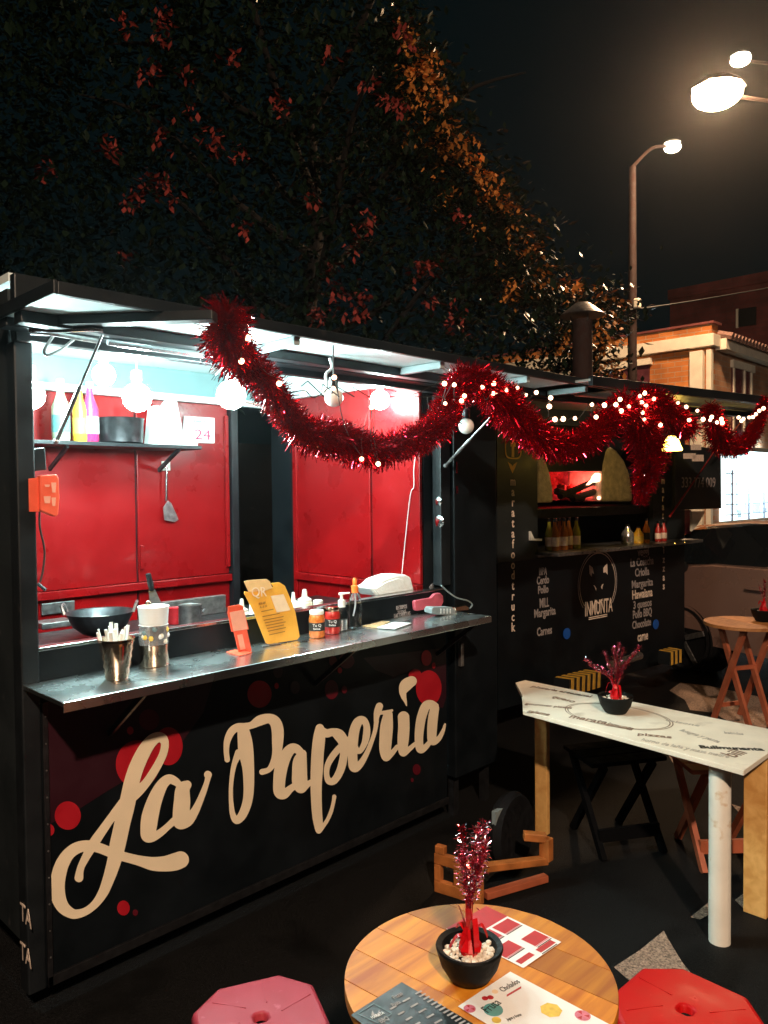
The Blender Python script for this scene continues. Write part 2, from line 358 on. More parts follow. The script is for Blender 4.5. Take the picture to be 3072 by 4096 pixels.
# right end wall = red doors
XE = 2.97
ys = W(1484, 2000, X=XE).y
yfar = W(1195, 2300, X=XE).y
for a, c in ((YF+.06, ys-.008), (ys+.008, yfar)):
    b = MB(); b.box((XE, a, 1.262), (XE+.02, c, 2.30)); b.build('end_door_panel', 'red_paint', T1, bevel=.003)
    b = MB(); b.box((XE, a, .6), (XE+.02, c, 1.215)); b.build('end_door_panel', 'red_paint', T1, bevel=.003)
b = MB(); b.box((XE-.03, YF+.06, 1.217), (XE+.02, yfar+.01, 1.26)); b.build('door_rail', 'red_paint', T1, bevel=.004)
b = MB(); b.box((XE-.012, yfar, .6), (XE+.02, yfar+.035, 2.30)); b.build('door_edge', 'red_paint', T1, bevel=.003)
b = MB(); b.box((XE+.013, ys-.007, .6), (XE+.03, ys+.007, 2.3)); b.build('seam_strip', 'black_paint', T1)
b = MB(); b.box((XE-.03, YF+.06, 2.302), (XE+.02, YB+.3, 2.335)); b.build('white_rail', 'white_sheet', T1, bevel=.003)
b = MB(); b.box((XE, YF+.06, 2.337), (XE+.02, YB, 2.44)); b.build('upper_wall', 'white_sheet', T1)
b = MB(); b.box((XE+.03, YF+.06, .2), (XR+.02, YB+.02, 2.44)); b.build('end_wall_outer', 'black_paint', T1)
for (sx, sy, r) in ((1757,2005,.022),(1760,2085,.03)):
    p = W(sx, sy, X=XE-.004); k = MB(); k.lathe([(.001,0),(r,.0),(r,.006),(r*.5,.012),(.001,.013)], p, 14, (-1,0,0)); k.build('door_lock', 'chrome', T1, smooth=True)
b = MB(); b.box((XL-.05, YF+.05, 2.442), (3.0, YB+.06, 2.47)); b.build('roof', 'white_sheet', T1)
b = MB(); b.box((XL-.05, YF-.005, 2.245), (XR+.03, YF+.04, 2.297)); b.box((XL-.05,YF,2.32),(XR+.03,YF+.04,2.46)); b.build('header_beam', 'black_paint', T1, bevel=.004)
for Y in (3.05, 3.45):
    b = MB(); b.box((XL, Y, 2.415), (XE, Y+.03, 2.44)); b.build('roof_rib', 'white_sheet', T1, bevel=.003)
# awning (hatch propped flat)
AX0, AX1, AY = .905, 4.05, 2.145
b = MB(); b.box((AX0, AY+.012, 2.30), (AX1, YF+.05, 2.312)); b.build('hatch_sheet', 'white_sheet', T1)
b = MB(); b.box((AX0, AY-.01, 2.296), (AX1, AY+.012, 2.332)); b.box((AX0-.012, AY-.01, 2.296),(AX0, YF, 2.335)); b.build('hatch_edge', 'black_paint', T1, bevel=.003)
b = MB(); b.box((AX0, 2.40, 2.262), (AX1, 2.455, 2.298)); b.box((AX0, 2.52, 2.27), (AX1, YF-.006, 2.298)); b.build('hatch_beam', 'black_paint', T1, bevel=.003)
p1 = W(120, 1290, z=2.285); p2 = W(860, 1265, z=2.285)
b = MB(); b.bar(p1, p2, .055, .03); b.build('hatch_brace', 'black_paint', T1, bevel=.003)
for X in (1.75, 2.55, 3.2, 3.75):
    b = MB(); b.box((X, AY+.014, 2.268), (X+.03, 2.398, 2.298)); b.build('hatch_rib', 'grey_sheet', T1, bevel=.003)
def strut(a, c, nm='gas_strut', m='steel', par=T1):
    a, c = Vector(a), Vector(c); mm = a.lerp(c, .5)
    s_ = MB(); s_.tube([a, mm], .0045, 8); s_.tube([mm, c], .0075, 8); s_.ball(a,.012,8); s_.ball(c,.012,8); return s_.build(nm, m, par, smooth=True)
strut(W(418,1318,z=2.28), W(225,1765,Y=2.63), m='worn_steel')
strut(W(1985,1645,Y=2.22), W(1782,1862,Y=2.575), m='worn_steel')
# service loom, clips and wires under the hatch
def wirething(pts, r, m, name, par, n=6): 
    q = MB(); q.tube(vcurve(pts, n), r, 6); return q.build(name, m, par, smooth=True)
def wz(L, **k): return [W(100+x/2.212, 1200+y/2.212, **k) for x, y in L]
wirething(wz([(50,268),(110,262),(280,268),(420,262),(560,255),(690,262)], z=2.262), .009, 'foil_wrap', 'cable_duct', T1)
wirething(wz([(50,285),(250,300),(430,330),(640,365)], z=2.255), .008, 'worn_steel', 'cable_duct', T1)
wirething(wz([(730,375),(900,400),(1250,450),(1620,500)], z=2.25), .010, 'foil_wrap', 'cable_duct', T1)
wirething(wz([(900,395),(1250,435),(1620,480)], z=2.258), .006, 'white_wire', 'cable_duct', T1)
wirething(wz([(275,285),(215,370),(170,450),(200,490),(330,430),(440,340)], Y=2.5), .005, 'white_wire', 'loose_cable', T1)
wirething([W(800+.663*x,1100+.663*y,Y=2.4) for x,y in ((140,530),(220,620),(330,690),(440,760),(480,830),(400,800),(270,765))], .004, 'white_wire', 'loose_cable', T1)
wirething([W(800+.663*x,1100+.663*y,Y=2.35) for x,y in ((780,500),(795,560),(760,600),(765,670),(745,720))], .006, 'white_wire', 'lamp_cord', T1)
wirething([W(800+.663*x,1100+.663*y,X=XE-.01) for x,y in ((1300,1080),(1290,1180),(1290,1280),(1265,1357))]+[W(1602,2350,X=XE-.02)], .0024, 'white_wire', 'loose_cable', T1)
# ---- printed front: blotches then lettering
FP = YF-.0005
def zA(x, y): return (100+x/2.074, 2850+y/2.074)
def zB(x, y): return (850+x/1.659, 2650+y/1.659)
def onP(x, y, off=0): return W(x, y, Y=FP-off)
def clampP(v): 
    v.x = min(max(v.x, XL+.022), XR-.003); v.z = min(v.z, 1.066); return v
m_ = MB(); m_.poly([clampP(onP(*zA(x,y),.0006)) for x, y in ((20,-60),(60,960),(200,930),(450,800),(700,640),(1080,420),(1300,250),(1480,0),(1560,-260))][::-1])
m_.build('print_field', 'maroon_vinyl', T1)
pts = [(1000,-30),(1080,50),(1200,95),(1300,60),(1380,200),(1420,300),(1530,300),(1640,200),(1640,-120)]
m_ = MB(); m_.poly([clampP(onP(*zB(x,y),.0006)) for x,y in pts]); m_.build('print_field', 'maroon_vinyl', T1)
def blob(zf, x, y, rx, ry, m, off):
    pts = []; 
    for k in range(36):
        a = 2*math.pi*k/36; pts.append(clampP(onP(*zf(x+rx*math.cos(a), y-ry*math.sin(a)), off)))
    q = MB(); q.poly(pts); return q.build('print_dot', m, T1)
o_ = .0012
for (x,y,rx,ry,mm) in ((355,855,108,118,'red_vinyl'),(198,975,46,52,'red_vinyl'),(873,150,27,33,'red_vinyl'),(1030,60,85,88,'deep_red_vinyl'),(935,430,182,200,'red_vinyl'),(1190,280,118,158,'red_vinyl'),(817,1622,52,62,'red_vinyl'),(915,1660,22,27,'deep_red_vinyl')):
    blob(zA, x, y, rx, ry, mm, o_); o_ += .00025
for (x,y,rx,ry,mm) in ((312,210,80,90,'red_vinyl'),(790,180,45,64,'deep_red_vinyl'),(548,165,32,44,'maroon_vinyl'),(435,60,32,44,'maroon_vinyl'),(875,180,18,26,'deep_red_vinyl'),(425,155,14,20,'red_vinyl'),(845,52,15,20,'red_vinyl'),(1355,710,26,36,'deep_red_vinyl'),(1325,780,10,14,'deep_red_vinyl'),(1345,90,44,48,'red_vinyl'),(1435,170,85,118,'red_vinyl'),(890,-10,52,50,'deep_red_vinyl'),(800,-10,26,34,'deep_red_vinyl'),(1420,-30,34,52,'red_vinyl'),(1468,20,12,20,'red_vinyl')):
    blob(zB, x, y, rx, ry, mm, o_); o_ += .00025
import numpy as np
def letter_mesh(zf, strokes, off, step=2.4):
    """outline of brush strokes with their own widths, filled as one flat print"""
    smp = []
    for st in strokes:
        for x, y, r in crom(st, 10):
            X, Y = zf(x, y); k = zf(x+1, y)[0]-X; smp.append((X, Y, max(r,1.5)*k))
    smp = np.array(smp); x0, y0 = (smp[:,:2]-smp[:,2:]).min(0)-8; x1, y1 = (smp[:,:2]+smp[:,2:]).max(0)+8
    nx, ny = int((x1-x0)/step)+1, int((y1-y0)/step)+1
    gx = x0+step*np.arange(nx); gy = y0+step*np.arange(ny); F_ = np.full((ny,nx), -99.)
    for X, Y, r in smp.tolist():
        a, b_ = max(int((X-r-10-x0)/step),0), min(int((X+r+10-x0)/step)+2,nx); c, d = max(int((Y-r-10-y0)/step),0), min(int((Y+r+10-y0)/step)+2,ny)
        D = r-np.hypot(gx[a:b_][None,:]-X, gy[c:d][:,None]-Y); F_[c:d,a:b_] = np.maximum(F_[c:d,a:b_], D)
    q = MB(); vid = {}
    def V(key, X, Y):
        if key not in vid: vid[key] = len(q.v); q.v.append(onP(float(X), float(Y), off))
        return vid[key]
    for j in range(ny-1):
        row = F_[j:j+2]
        for i in np.nonzero((row[:, :-1].max(0) > 0) | (row[:, 1:].max(0) > 0))[0]:
            c = [(i,j),(i+1,j),(i+1,j+1),(i,j+1)]; f = [F_[b_,a] for a,b_ in c]; poly = []
            for k in range(4):
                (a,b_), (a2,b2) = c[k], c[(k+1)%4]; f0, f1 = f[k], f[(k+1)%4]
                if f0 > 0: poly.append(V((a,b_), gx[a], gy[b_]))
                if (f0 > 0) != (f1 > 0):
                    t = f0/(f0-f1); poly.append(V(('e',min((a,b_),(a2,b2)),max((a,b_),(a2,b2))), gx[a]+(gx[a2]-gx[a])*t, gy[b_]+(gy[b2]-gy[b_])*t))
            if len(poly) > 2: q.f.append(tuple(poly))
    return q
A, B = zA, zB
letters = [
 ('L', A, [[(447,1372,36),(462,1290,30),(505,1200,34),(570,1085,42),(645,975,38),(720,870,36),(790,790,45),(860,715,52),(935,655,44),(1000,590,36),(1060,505,35),(1110,420,34),(1150,330,33),(1160,255,33),(1140,215,40),(1100,205,43),(1050,235,50),(1000,300,56),(955,385,60),(915,480,62),(885,580,64),(862,690,66),(838,800,66),(812,900,66),(790,1000,66),(768,1100,66),(748,1200,60),(720,1300,54),(690,1390,48),(650,1490,42),(590,1580,34),(520,1640,32),(450,1668,36),(390,1668,42),(320,1620,52),(280,1540,60),(268,1440,62),(282,1340,60),(312,1250,56),(365,1170,50),(440,1120,48),(530,1105,44),(620,1125,42),(710,1160,42),(800,1190,40),(880,1212,40),(960,1232,44),(1060,1255,56),(1160,1255,64),(1240,1240,72),(1290,1222,70)]]),
 ('a', A, [[(1285,605,26),(1245,570,34),(1195,553,40),(1145,590,46),(1100,670,56),(1062,770,64),(1036,870,70),(1024,960,66),(1015,1025,50),(1055,1035,38),(1120,1000,32),(1180,950,28),(1235,900,30)],
           [(1345,600,36),(1308,640,58),(1303,740,68),(1294,840,68),(1288,912,56),(1350,895,48),(1405,825,36),(1445,745,29),(1480,660,25),(1508,580,22),(1518,540,24)],[(1517,516,32),(1518,518,32)]]),
 ('P', B, [[(98,645,18),(92,585,18),(98,520,22),(125,460,26),(165,430,26),(215,425,24),(262,415,24),(315,385,34),(375,372,32),(415,395,38),(432,450,40),(432,530,37),(426,600,30),(408,660,24),(375,710,18),(330,726,20)],
           [(205,455,40),(215,520,48),(222,590,50),(236,690,40),(241,790,36),(238,880,33),(224,950,31),(196,1015,29),(160,1048,24),(135,1010,19),(124,930,15),(122,840,14),(130,750,15),(146,670,18),(175,600,26)]]),
 ('a', B, [[(590,600,24),(555,572,30),(520,575,34),(482,625,40),(455,700,43),(443,790,40),(445,860,38),(475,873,32),(515,840,24),(550,815,22)],
           [(596,606,28),(580,660,46),(578,740,50),(580,800,50),(590,835,32),(625,812,22),(658,790,16)]]),
 ('p', B, [[(712,436,28),(708,500,40),(698,600,41),(693,700,41),(688,800,38),(689,900,36),(694,1000,34),(702,1070,30),(705,1120,16),(735,1085,14),(765,1040,13),(788,985,13),(802,930,12),(808,890,14)],
           [(715,445,26),(755,470,28),(800,462,26),(840,482,38),(868,530,34),(872,600,26),(862,670,27),(840,735,26),(805,785,24),(772,785,22),(757,740,18),(765,680,20),(795,625,22),(835,575,22),(865,545,20)]]),
 ('e', B, [[(880,520,14),(925,505,16),(968,590,16),(1005,545,20),(1022,480,24),(1022,420,22),(1000,382,24),(965,395,30),(940,460,34),(930,550,34),(930,640,32),(940,695,32),(975,680,24),(1015,620,18),(1050,540,15),(1078,455,14),(1088,390,16)]]),
 ('r', B, [[(1108,290,24),(1096,325,24),(1088,365,18),(1086,410,14)],[(1110,335,12),(1150,330,12),(1192,318,8)],[(1165,345,30),(1156,420,42),(1150,500,42),(1146,580,38),(1152,632,24),(1188,605,18),(1225,560,15)]]),
 ('i', B, [[(1268,362,38),(1270,430,38),(1266,500,38),(1262,570,32),(1268,602,22),(1305,575,17),(1345,540,14)],[(1322,124,34),(1284,150,40),(1264,190,26),(1268,225,18),(1280,258,10),(1288,288,3)]]),
 ('a', B, [[(1478,290,24),(1448,275,26),(1415,290,30),(1388,360,31),(1374,440,30),(1370,520,28),(1380,575,27),(1412,562,20),(1440,530,16)],[(1474,305,30),(1462,380,33),(1456,460,32),(1460,520,28),(1498,508,18),(1528,458,13),(1543,410,7)]]),
]
off = .0085
for nm, zf, strokes in letters:
    off += .0004; q = letter_mesh(zf, strokes, off)
    q.v = [Vector((min(v.x, XR-.002), v.y, v.z)) for v in q.v]
    q.build('painted_letter', 'cream_vinyl', T1)
text('RECIBIMOS', W(1585,2440,Y=RY-.002), (1,0,0), (0,0,1), .028, 'grey_print', T1, fit=.075)
text('TODAS', W(1590,2458,Y=RY-.002), (1,0,0), (0,0,1), .026, 'grey_print', T1, fit=.06)
text('LAS TARJETAS', W(1576,2472,Y=RY-.002), (1,0,0), (0,0,1), .028, 'grey_print', T1, fit=.115)
# side wall text (seen edge-on)
for yy in (3690, 3845):
    text('TA', W(82, yy-15, X=XL-.0615), (0,-1,0), (0,0,1), .085, 'tan_print', T1, fit=.09)

# black cabinet between the two trailers
CB = thing('utility_cabinet', 'tall black cabinet filling the gap between the two food trailers', 'cabinet', (3.3,2.9,0))
b = MB(); b.box((3.15,2.58,.22),(3.52,3.5,2.28)); b.build('body','black_vinyl',CB,bevel=.006)
for xx in (3.20,3.47):
    b=MB(); b.box((xx-.02,2.62,0),(xx+.02,2.66,.218)); b.build('foot','dark_steel',CB)
b = MB(); p=W(1848,2620,Y=2.56); b.box((p.x-.012,2.555,p.z-.06),(p.x+.012,2.578,p.z+.06)); b.build('handle','worn_steel',CB,bevel=.003)
for (sx,sy,hh) in ((1833,1870,.06),(1834,1960,.04)):
    b=MB(); p=W(sx,sy,Y=2.56); b.box((p.x-.006,2.57,p.z-hh/2),(p.x+.006,2.578,p.z+hh/2)); b.build('hinge','chrome',CB)

# ------------------------------------------------------------------ lit bulbs under hatch and roof
def led(name, loc, label, r=.058, power=24, grp='cool white bulbs in the red trailer'):
    t = thing(name, label, 'light bulb', loc, grp)
    q = MB(); q.ball(Vector(loc), r, 20); q.build('globe', 'led_bulb', t, smooth=True)
    q = MB(); q.lathe([(.012,r*.93),(.02,r+.004),(.02,r+.05),(.008,r+.056)], loc, 12); q.build('socket', 'white_plastic', t, smooth=True)
    q = MB(); q.tube([Vector(loc)+Vector((0,0,r+.055)), Vector((loc[0],loc[1],2.295 if loc[1]<2.6 else 2.44))], .003, 6); q.build('cord', 'white_wire', t)
    return t
def wv(x,y,**k): p=W(x,y,**k); return (p.x,p.y,p.z)
led('light_bulb', wv(548,1590,Y=2.95), 'big glowing bulb above the black bread pan, middle of the three on the left')
led('light_bulb', wv(415,1500,Y=3.35), 'glowing bulb highest up, close to the ceiling above the sauce bottles', r=.05)
led('light_bulb', wv(925,1580,Y=2.50), 'glowing bulb hanging just left of the thick end of the red tinsel', r=.055)
led('light_bulb', wv(118,1580,Y=2.72), 'glowing bulb half hidden behind the left corner post', r=.05)
led('light_bulb', wv(1520,1600,Y=2.85), 'glowing bulb washing out the top of the red end doors', r=.05)
for (sx,sy,Y,lab) in ((1335,1590,2.2,'unlit white globe bulb hanging in the first loop of tinsel'),(1865,1705,2.2,'unlit white globe bulb below the tinsel peak, beside the black cabinet')):
    p = W(sx,sy,Y=Y); t = thing('globe_bulb', lab, 'light bulb', p, 'unlit globe bulbs on the hatch')
    q = MB(); q.ball(p, .036, 18); q.build('globe', 'bulb_off', t, smooth=True)
    q = MB(); q.lathe([(.014,.032),(.018,.04),(.018,.075),(.008,.08)], p, 12); q.build('socket', 'dark_steel', t, smooth=True)
    q = MB(); q.tube([p+Vector((0,0,.078)), Vector((p.x,p.y,2.30))], .003, 6); q.build('cord', 'wire', t)

# ------------------------------------------------------------------ shelf and things on it
SH = thing('wall_shelf', 'black shelf on the red back wall carrying bottles and a pan', 'shelf', (1.9,3.8,2.0))
zs = 2.0
x1 = W(800,1783,Y=3.70).x
b = MB(); b.box((XL+.01,3.68,zs-.02),(x1,YB-.002,zs)); b.build('shelf_board','black_paint',SH,bevel=.003)
for X in (1.6,2.2):
    b = MB(); b.bar((X,3.70,zs-.024),(X,YB-.004,zs-.13),.012,.02); b.build('bracket','black_paint',SH)
def bottle(name, label, base, h, r, liquid, group=None, cap='white_plastic', labelm='paper', fill=.62):
    t = thing(name, label, 'bottle', base, group)
    q = MB(); q.lathe([(r*.9,0),(r,.01),(r,h*.55),(r*.45,h*.76),(r*.36,h*.92),(r*.36,h*.93)], base, 18); q.build('glass_body', liquid, t, smooth=True)
    q = MB(); q.lathe([(r*1.015,h*.14),(r*1.015,h*.42)], base, 18); q.f = q.f[:-2]; q.build('label', labelm, t, smooth=True)
    q = MB(); q.lathe([(r*.42,h*.9),(r*.42,h),(r*.3,h*1.01)], base, 14); q.build('cap', cap, t, smooth=True); return t
for (sx, h, r, lq, lb, lab) in ((245,.30,.042,'syrup_green','print_teal','clear sauce bottle nearest the left post on the shelf'),(322,.28,.036,'sauce_yellow','print_yellow','yellow sauce bottle in the middle of three on the shelf'),(362,.30,.042,'sauce_purple','paper','purple-red sauce bottle right of the yellow one, beside the black pan')):
    p = W(sx, 1770, Y=3.76); bottle('sauce_bottle', lab, (p.x,3.76,zs+.001), h, r, lq, 'sauce bottles on the back shelf', labelm=lb)
pc = W(485,1745,Y=3.77); 
q = MB(); c = Vector((pc.x,3.78,zs+.001)); q.lathe([(.10,0),(.112,.006),(.118,.125),(.122,.13),(.114,.13),(.106,.012),(.001,.011)], c, 28)
tag(q.build('bread_pan','dark_steel',smooth=True),'black ribbed round pan on the shelf under the big bulb','pan')
# bag, box
t = thing('paper_bag','white paper bag standing on the shelf left of the calendar','bag',(W(640,1700,Y=3.8).x,3.8,zs+.001))
cx = t.location.x; q = MB(); q.prism([(cx-.08,3.74,zs+.002),(cx+.11,3.74,zs+.002),(cx+.10,3.745,zs+.10),(cx+.075,3.75,zs+.24),(cx+.05,3.75,zs+.25),(cx+.01,3.75,zs+.20),(cx-.05,3.745,zs+.21)],(0,.09,0)); q.build('bag_body','tissue',t)
q=MB(); q.prism([(cx-.03,3.738,zs+.002),(cx+.18,3.738,zs+.002),(cx+.18,3.738,zs+.03),(cx-.03,3.738,zs+.06)],(0,-.02,0)); q.build('folded_flap','paper',t)
# calendar
t = thing('calendar','white tear-off calendar showing 24 on the red wall','calendar',W(800,1720,Y=YB-.01))
cA = [W(x,y,Y=YB-.012) for x,y in ((727,1770),(858,1773),(858,1672),(738,1664))]
q=MB(); q.prism(cA,(0,.01,0)); q.build('page','paper',t)
text('24', W(778,1757,Y=YB-.0135),(1,0,0),(0,0,1),.085,'sauce_purple',t,fit=.105)
text('MARTES', W(775,1690,Y=YB-.0135),(1,0,0),(0,0,1),.02,'menu_glow_grey',t,fit=.09)
# hanging spatula
t = thing('hanging_spatula','steel spatula hanging on the red back wall below the shelf','spatula',W(665,1850,Y=YB-.02))
q=MB(); q.box(tuple(W(652,1880,Y=YB-.02)),tuple(W(682,1845,Y=YB-.003)),); 
a_=W(652,1882,Y=YB-.02); c_=W(682,1845,Y=YB-.02); q=MB(); q.box((a_.x,YB-.018,a_.z),(c_.x,YB-.002,c_.z)); q.build('hook','white_plastic',t,bevel=.002)
q=MB(); q.tube([W(667,1860,Y=YB-.03),W(665,1930,Y=YB-.03),W(664,2005,Y=YB-.025)],.006,8); q.build('handle','steel',t,smooth=True)
q=MB(); q.prism([W(x,y,Y=YB-.025) for x,y in ((653,2030),(672,2002),(685,2012),(715,2078),(700,2088),(658,2080))],(0,.004,0)); q.build('blade','worn_steel',t)

# ------------------------------------------------------------------ inner counter, wok, griddle
T3 = thing('kitchen_counter','dark steel work counter inside the trailer behind the serving rim','counter',(2.0,3.0,.33))
b=MB(); b.box((1.05,2.72,.33),(2.92,3.42,1.12)); b.build('cabinet','black_paint',T3,bevel=.004)
b=MB(); b.box((1.03,2.70,1.122),(2.94,3.44,1.14)); b.build('worktop','dark_steel',T3,bevel=.003)
for (x0,y0,x1_,y1_,zz,mm) in ((150,2412,285,2398,1.20,'worn_steel'),(150,2490,268,2470,1.17,'worn_steel')):
    pa=W(x0,y0,z=zz); pb=W(x1_,y1_,z=zz); b=MB(); b.box((pa.x,pa.y-.05,1.141),(pb.x,pa.y+.06,zz)); tag(b.build('burner_box',mm,bevel=.004),'grey steel burner box at the left end of the inside counter, '+('rear one' if zz>1.18 else 'front one'),'burner')
# splash strip (reddish steel) 
pa=W(655,2470,Y=3.30); pb=W(905,2430,Y=3.30)
b=MB(); b.box((pa.x,3.30,1.141),(pb.x,3.33,1.23)); tag(b.build('steel_tray','worn_steel',bevel=.003),'long low steel tray on the inside counter right of the wok','tray')
wk = W(400,2425,Y=3.12); wk.z=1.245
t = thing('wok','black two-handled wok on the inside counter','wok',(wk.x,wk.y,1.142))
q=MB(); c=Vector((wk.x,wk.y,1.15)); q.lathe([(.035,0),(.07,.012),(.11,.045),(.135,.10),(.142,.102),(.128,.095),(.10,.045),(.06,.018),(.001,.012)],c,28); pn_=q.build('pan_body','dark_steel',t,smooth=True)
q=MB(); q.lathe([(.001,.062),(.10,.064),(.118,.066)],c,24); q.build('rice','white_plastic',pn_)
for s in (-1,1):
    d=Vector((math.cos(.55)*s,-math.sin(.55)*s,0)); x=Vector((-d.y,d.x,0)); e=c+d*.135+Vector((0,0,.10))
    q=MB(); q.tube([e-x*.035,e-x*.03+d*.012+Vector((0,0,.035)),e+x*.03+d*.012+Vector((0,0,.035)),e+x*.035],.007,6); q.build('handle','worn_steel',t,smooth=True)
t = thing('black_handled_turner','spatula with a black handle leaning behind the counter rim','spatula',W(605,2400,Y=3.1))
q=MB(); q.tube([W(592,2295,Y=3.1),W(603,2340,Y=3.1),W(608,2362,Y=3.1)],[.012,.014,.010],8); q.build('handle','black_paint',t,smooth=True)
q=MB(); q.prism([W(x,y,Y=3.1) for x,y in ((596,2362),(620,2358),(645,2410),(640,2432),(600,2440))],(0,.003,0)); q.build('blade','worn_steel',t)
for (sx,sy,Y,r,h,m,lab) in ((760,2470,3.05,.05,.10,'worn_steel','dull steel pot on the inside counter between the wok and the amber sign'),(700,2455,3.2,.035,.07,'print_red','small red tin on the inside counter right of the wok')):
    p=W(sx,sy,Y=Y); base=(p.x,Y,1.141); t=thing('kitchen_pot' if r>.04 else 'small_tin',lab,'pot' if r>.04 else 'tin',base)
    q=MB(); q.lathe([(r*.95,0),(r,.005),(r,h),(r*1.05,h+.003),(r*.95,h),(r*.9,.01),(.001,.01)],base,20); q.build('body',m,t,smooth=True)
    q=MB(); q.tube([Vector(base)+Vector((r,0,h*.8)),Vector(base)+Vector((r+.03,0,h*.8)),Vector(base)+Vector((r,0,h*.5))],.004,6); q.build('handle','dark_steel',t)
# things on the left post
t = thing('card_dispenser','orange-red plastic dispenser with white print fixed to the left corner post','dispenser',W(200,2000,Y=2.57))
q=MB(); q.prism([W(x,y,Y=2.585) for x,y in ((115,1915),(165,1908),(165,2047),(118,2047))],(0,.02,0)); q.build('back_plate','orange_card',t,bevel=.002)
q=MB(); q.prism([W(x,y,Y=2.57) for x,y in ((160,1902),(228,1898),(236,1912),(240,1990),(234,2060),(222,2067),(162,2042))],(0,.03,0)); q.build('box','orange_card',t,bevel=.004)
for i,(x,y,w_,h_) in enumerate(((178,1938,22,10),(175,1985,28,28),(205,1930,20,40),(206,1990,18,34))):
    q=MB(); q.prism([W(a,b_,Y=2.5685) for a,b_ in ((x,y),(x+w_,y),(x+w_-3,y+h_),(x+4,y+h_))],(0,.001,0)); q.build('printed_mark','peach_card',t)
t=thing('socket_box','small dark green-black switch box above the orange dispenser','switch box',W(160,1850,Y=2.6))
q=MB(); q.prism([W(x,y,Y=2.60) for x,y in ((130,1795),(182,1790),(188,1880),(135,1885))],(0,.03,0)); q.build('case','black_paint',t,bevel=.004)
q=MB(); q.tube(vcurve([W(x,y,Y=2.62) for x,y in ((158,2045),(160,2110),(178,2200),(172,2280),(160,2330))],5),.0035,6); q.build('cable','wire',t,smooth=True)
q=MB(); q.tube([W(152,2335,Y=2.62),W(182,2360,Y=2.6)],.006,8); q.build('plug','chrome',t,smooth=True)

# ------------------------------------------------------------------ things on the serving ledge
LZ = 1.1285
def onL(x, y, r=0):
    p = W(x, y, z=LZ); p.y = min(p.y, RY-.004-r); return p
c = onL(468, 2715); 
t = thing('metal_bucket','small ribbed steel bucket of white napkins at the left end of the ledge','bucket',c)
prof=[(.035,0)]; 
for i in range(10):
    zz=.012+i*.0125; prof += [(.036+zz*.155+(.0022 if i%2 else 0), zz)]
prof += [(.056,.132),(.060,.134),(.060,.137),(.054,.136),(.038,.006),(.001,.004)]
q=MB(); q.lathe(prof,c,28); q.build('body','copper_steel',t,smooth=True)
for i in range(16):
    a=R_.uniform(0,6.28); rr=R_.uniform(.008,.038); b0=c+Vector((rr*math.cos(a),rr*math.sin(a),.05)); tp=b0+Vector((rr*math.cos(a)*.6+R_.uniform(-.01,.01),rr*math.sin(a)*.6,R_.uniform(.10,.14)))
    q=MB(); q.bar(b0,tp,.011,.005,up=(math.cos(a),math.sin(a),.1)); q.build('paper_straw','tissue',t)
c = onL(590, 2650, .056)
t = thing('plastic_canister','tall clear canister with plastic bag lid and stuff inside beside the bucket','canister',c)
q=MB(); q.lathe([(.050,0),(.052,.004),(.050,.05),(.052,.075)],c,24); q.build('lower_body','copper_steel',t,smooth=True)
q=MB(); q.lathe([(.052,.077),(.053,.13),(.052,.145)],c,24); q.build('filling','foil_wrap',t,smooth=True)
q=MB(); q.lathe([(.052,.146),(.046,.150),(.050,.152),(.054,.20),(.056,.212),(.03,.214),(.001,.214)],c,20); q.build('lid','paper',t,smooth=True)
q=MB(); q.ball(c+Vector((-.02,0,.222)),.012,10); q.build('knob','copper_steel',t,smooth=True)
q=MB(); pz=c+Vector((-.04,-.036,.06)); q.prism([pz,pz+Vector((.035,-.008,0)),pz+Vector((.035,-.008,.02)),pz+Vector((0,0,.02))],(0,.002,0)); q.build('sticker','paper',t)
for i in range(10):
    a=R_.uniform(3.4,5.6); zz=R_.uniform(.08,.14); q=MB(); q.ball(c+Vector((.047*math.cos(a),.047*math.sin(a),zz)),.011,8); q.build('sachet',R_.choice(['paper','pebble','print_yellow','menu_glow_grey']),t)
# orange qr stand
def stand(name,label,outline,Y0,lean,m,th=.004):
    base=W(*outline[0],Y=Y0); t=thing(name,label,'sign',base); pts=[W(x,y,Y=Y0) for x,y in outline]; z0=min(p.z for p in pts)
    pts=[Vector((p.x,p.y+(p.z-z0)*lean,p.z)) for p in pts]; q=MB(); q.prism(pts,(0,th,0)); q.build('board',m,t,bevel=.001); return t,z0
def lp(x,y,Y0,z0,lean,up=.0012): 
    p=W(x,y,Y=Y0); return Vector((p.x,p.y+(p.z-z0)*lean-up,p.z))
zf=lambda x,y:(900+x/2.765,2250+y/2.765)
ol=[zf(*p) for p in ((155,1000),(300,990),(245,745),(265,738),(200,480),(170,465),(35,485),(35,540),(30,555),(75,765),(100,770))]
YA=onL(956,2611).y
t,z0=stand('payment_stand','orange-red upright payment stand on the ledge left of the yellow sign',ol,YA,.0,'orange_card')
q=MB(); q.prism([lp(*zf(*p),YA,z0,0,.004) for p in ((48,550),(205,520),(245,735),(90,760))],(0,.003,0)); q.build('face_plate','peach_card',t,bevel=.001)
q=MB(); q.prism([lp(*zf(*p),YA,z0,0,.0045) for p in ((130,800),(185,790),(220,955),(165,965))],(0,.002,0)); q.build('side_label','peach_card',t)
q=MB(); q.prism([onL(*zf(*p)) for p in ((15,995),(110,970),(300,1000),(160,1040))],(0,0,.003)); q.build('foot','orange_card',t)
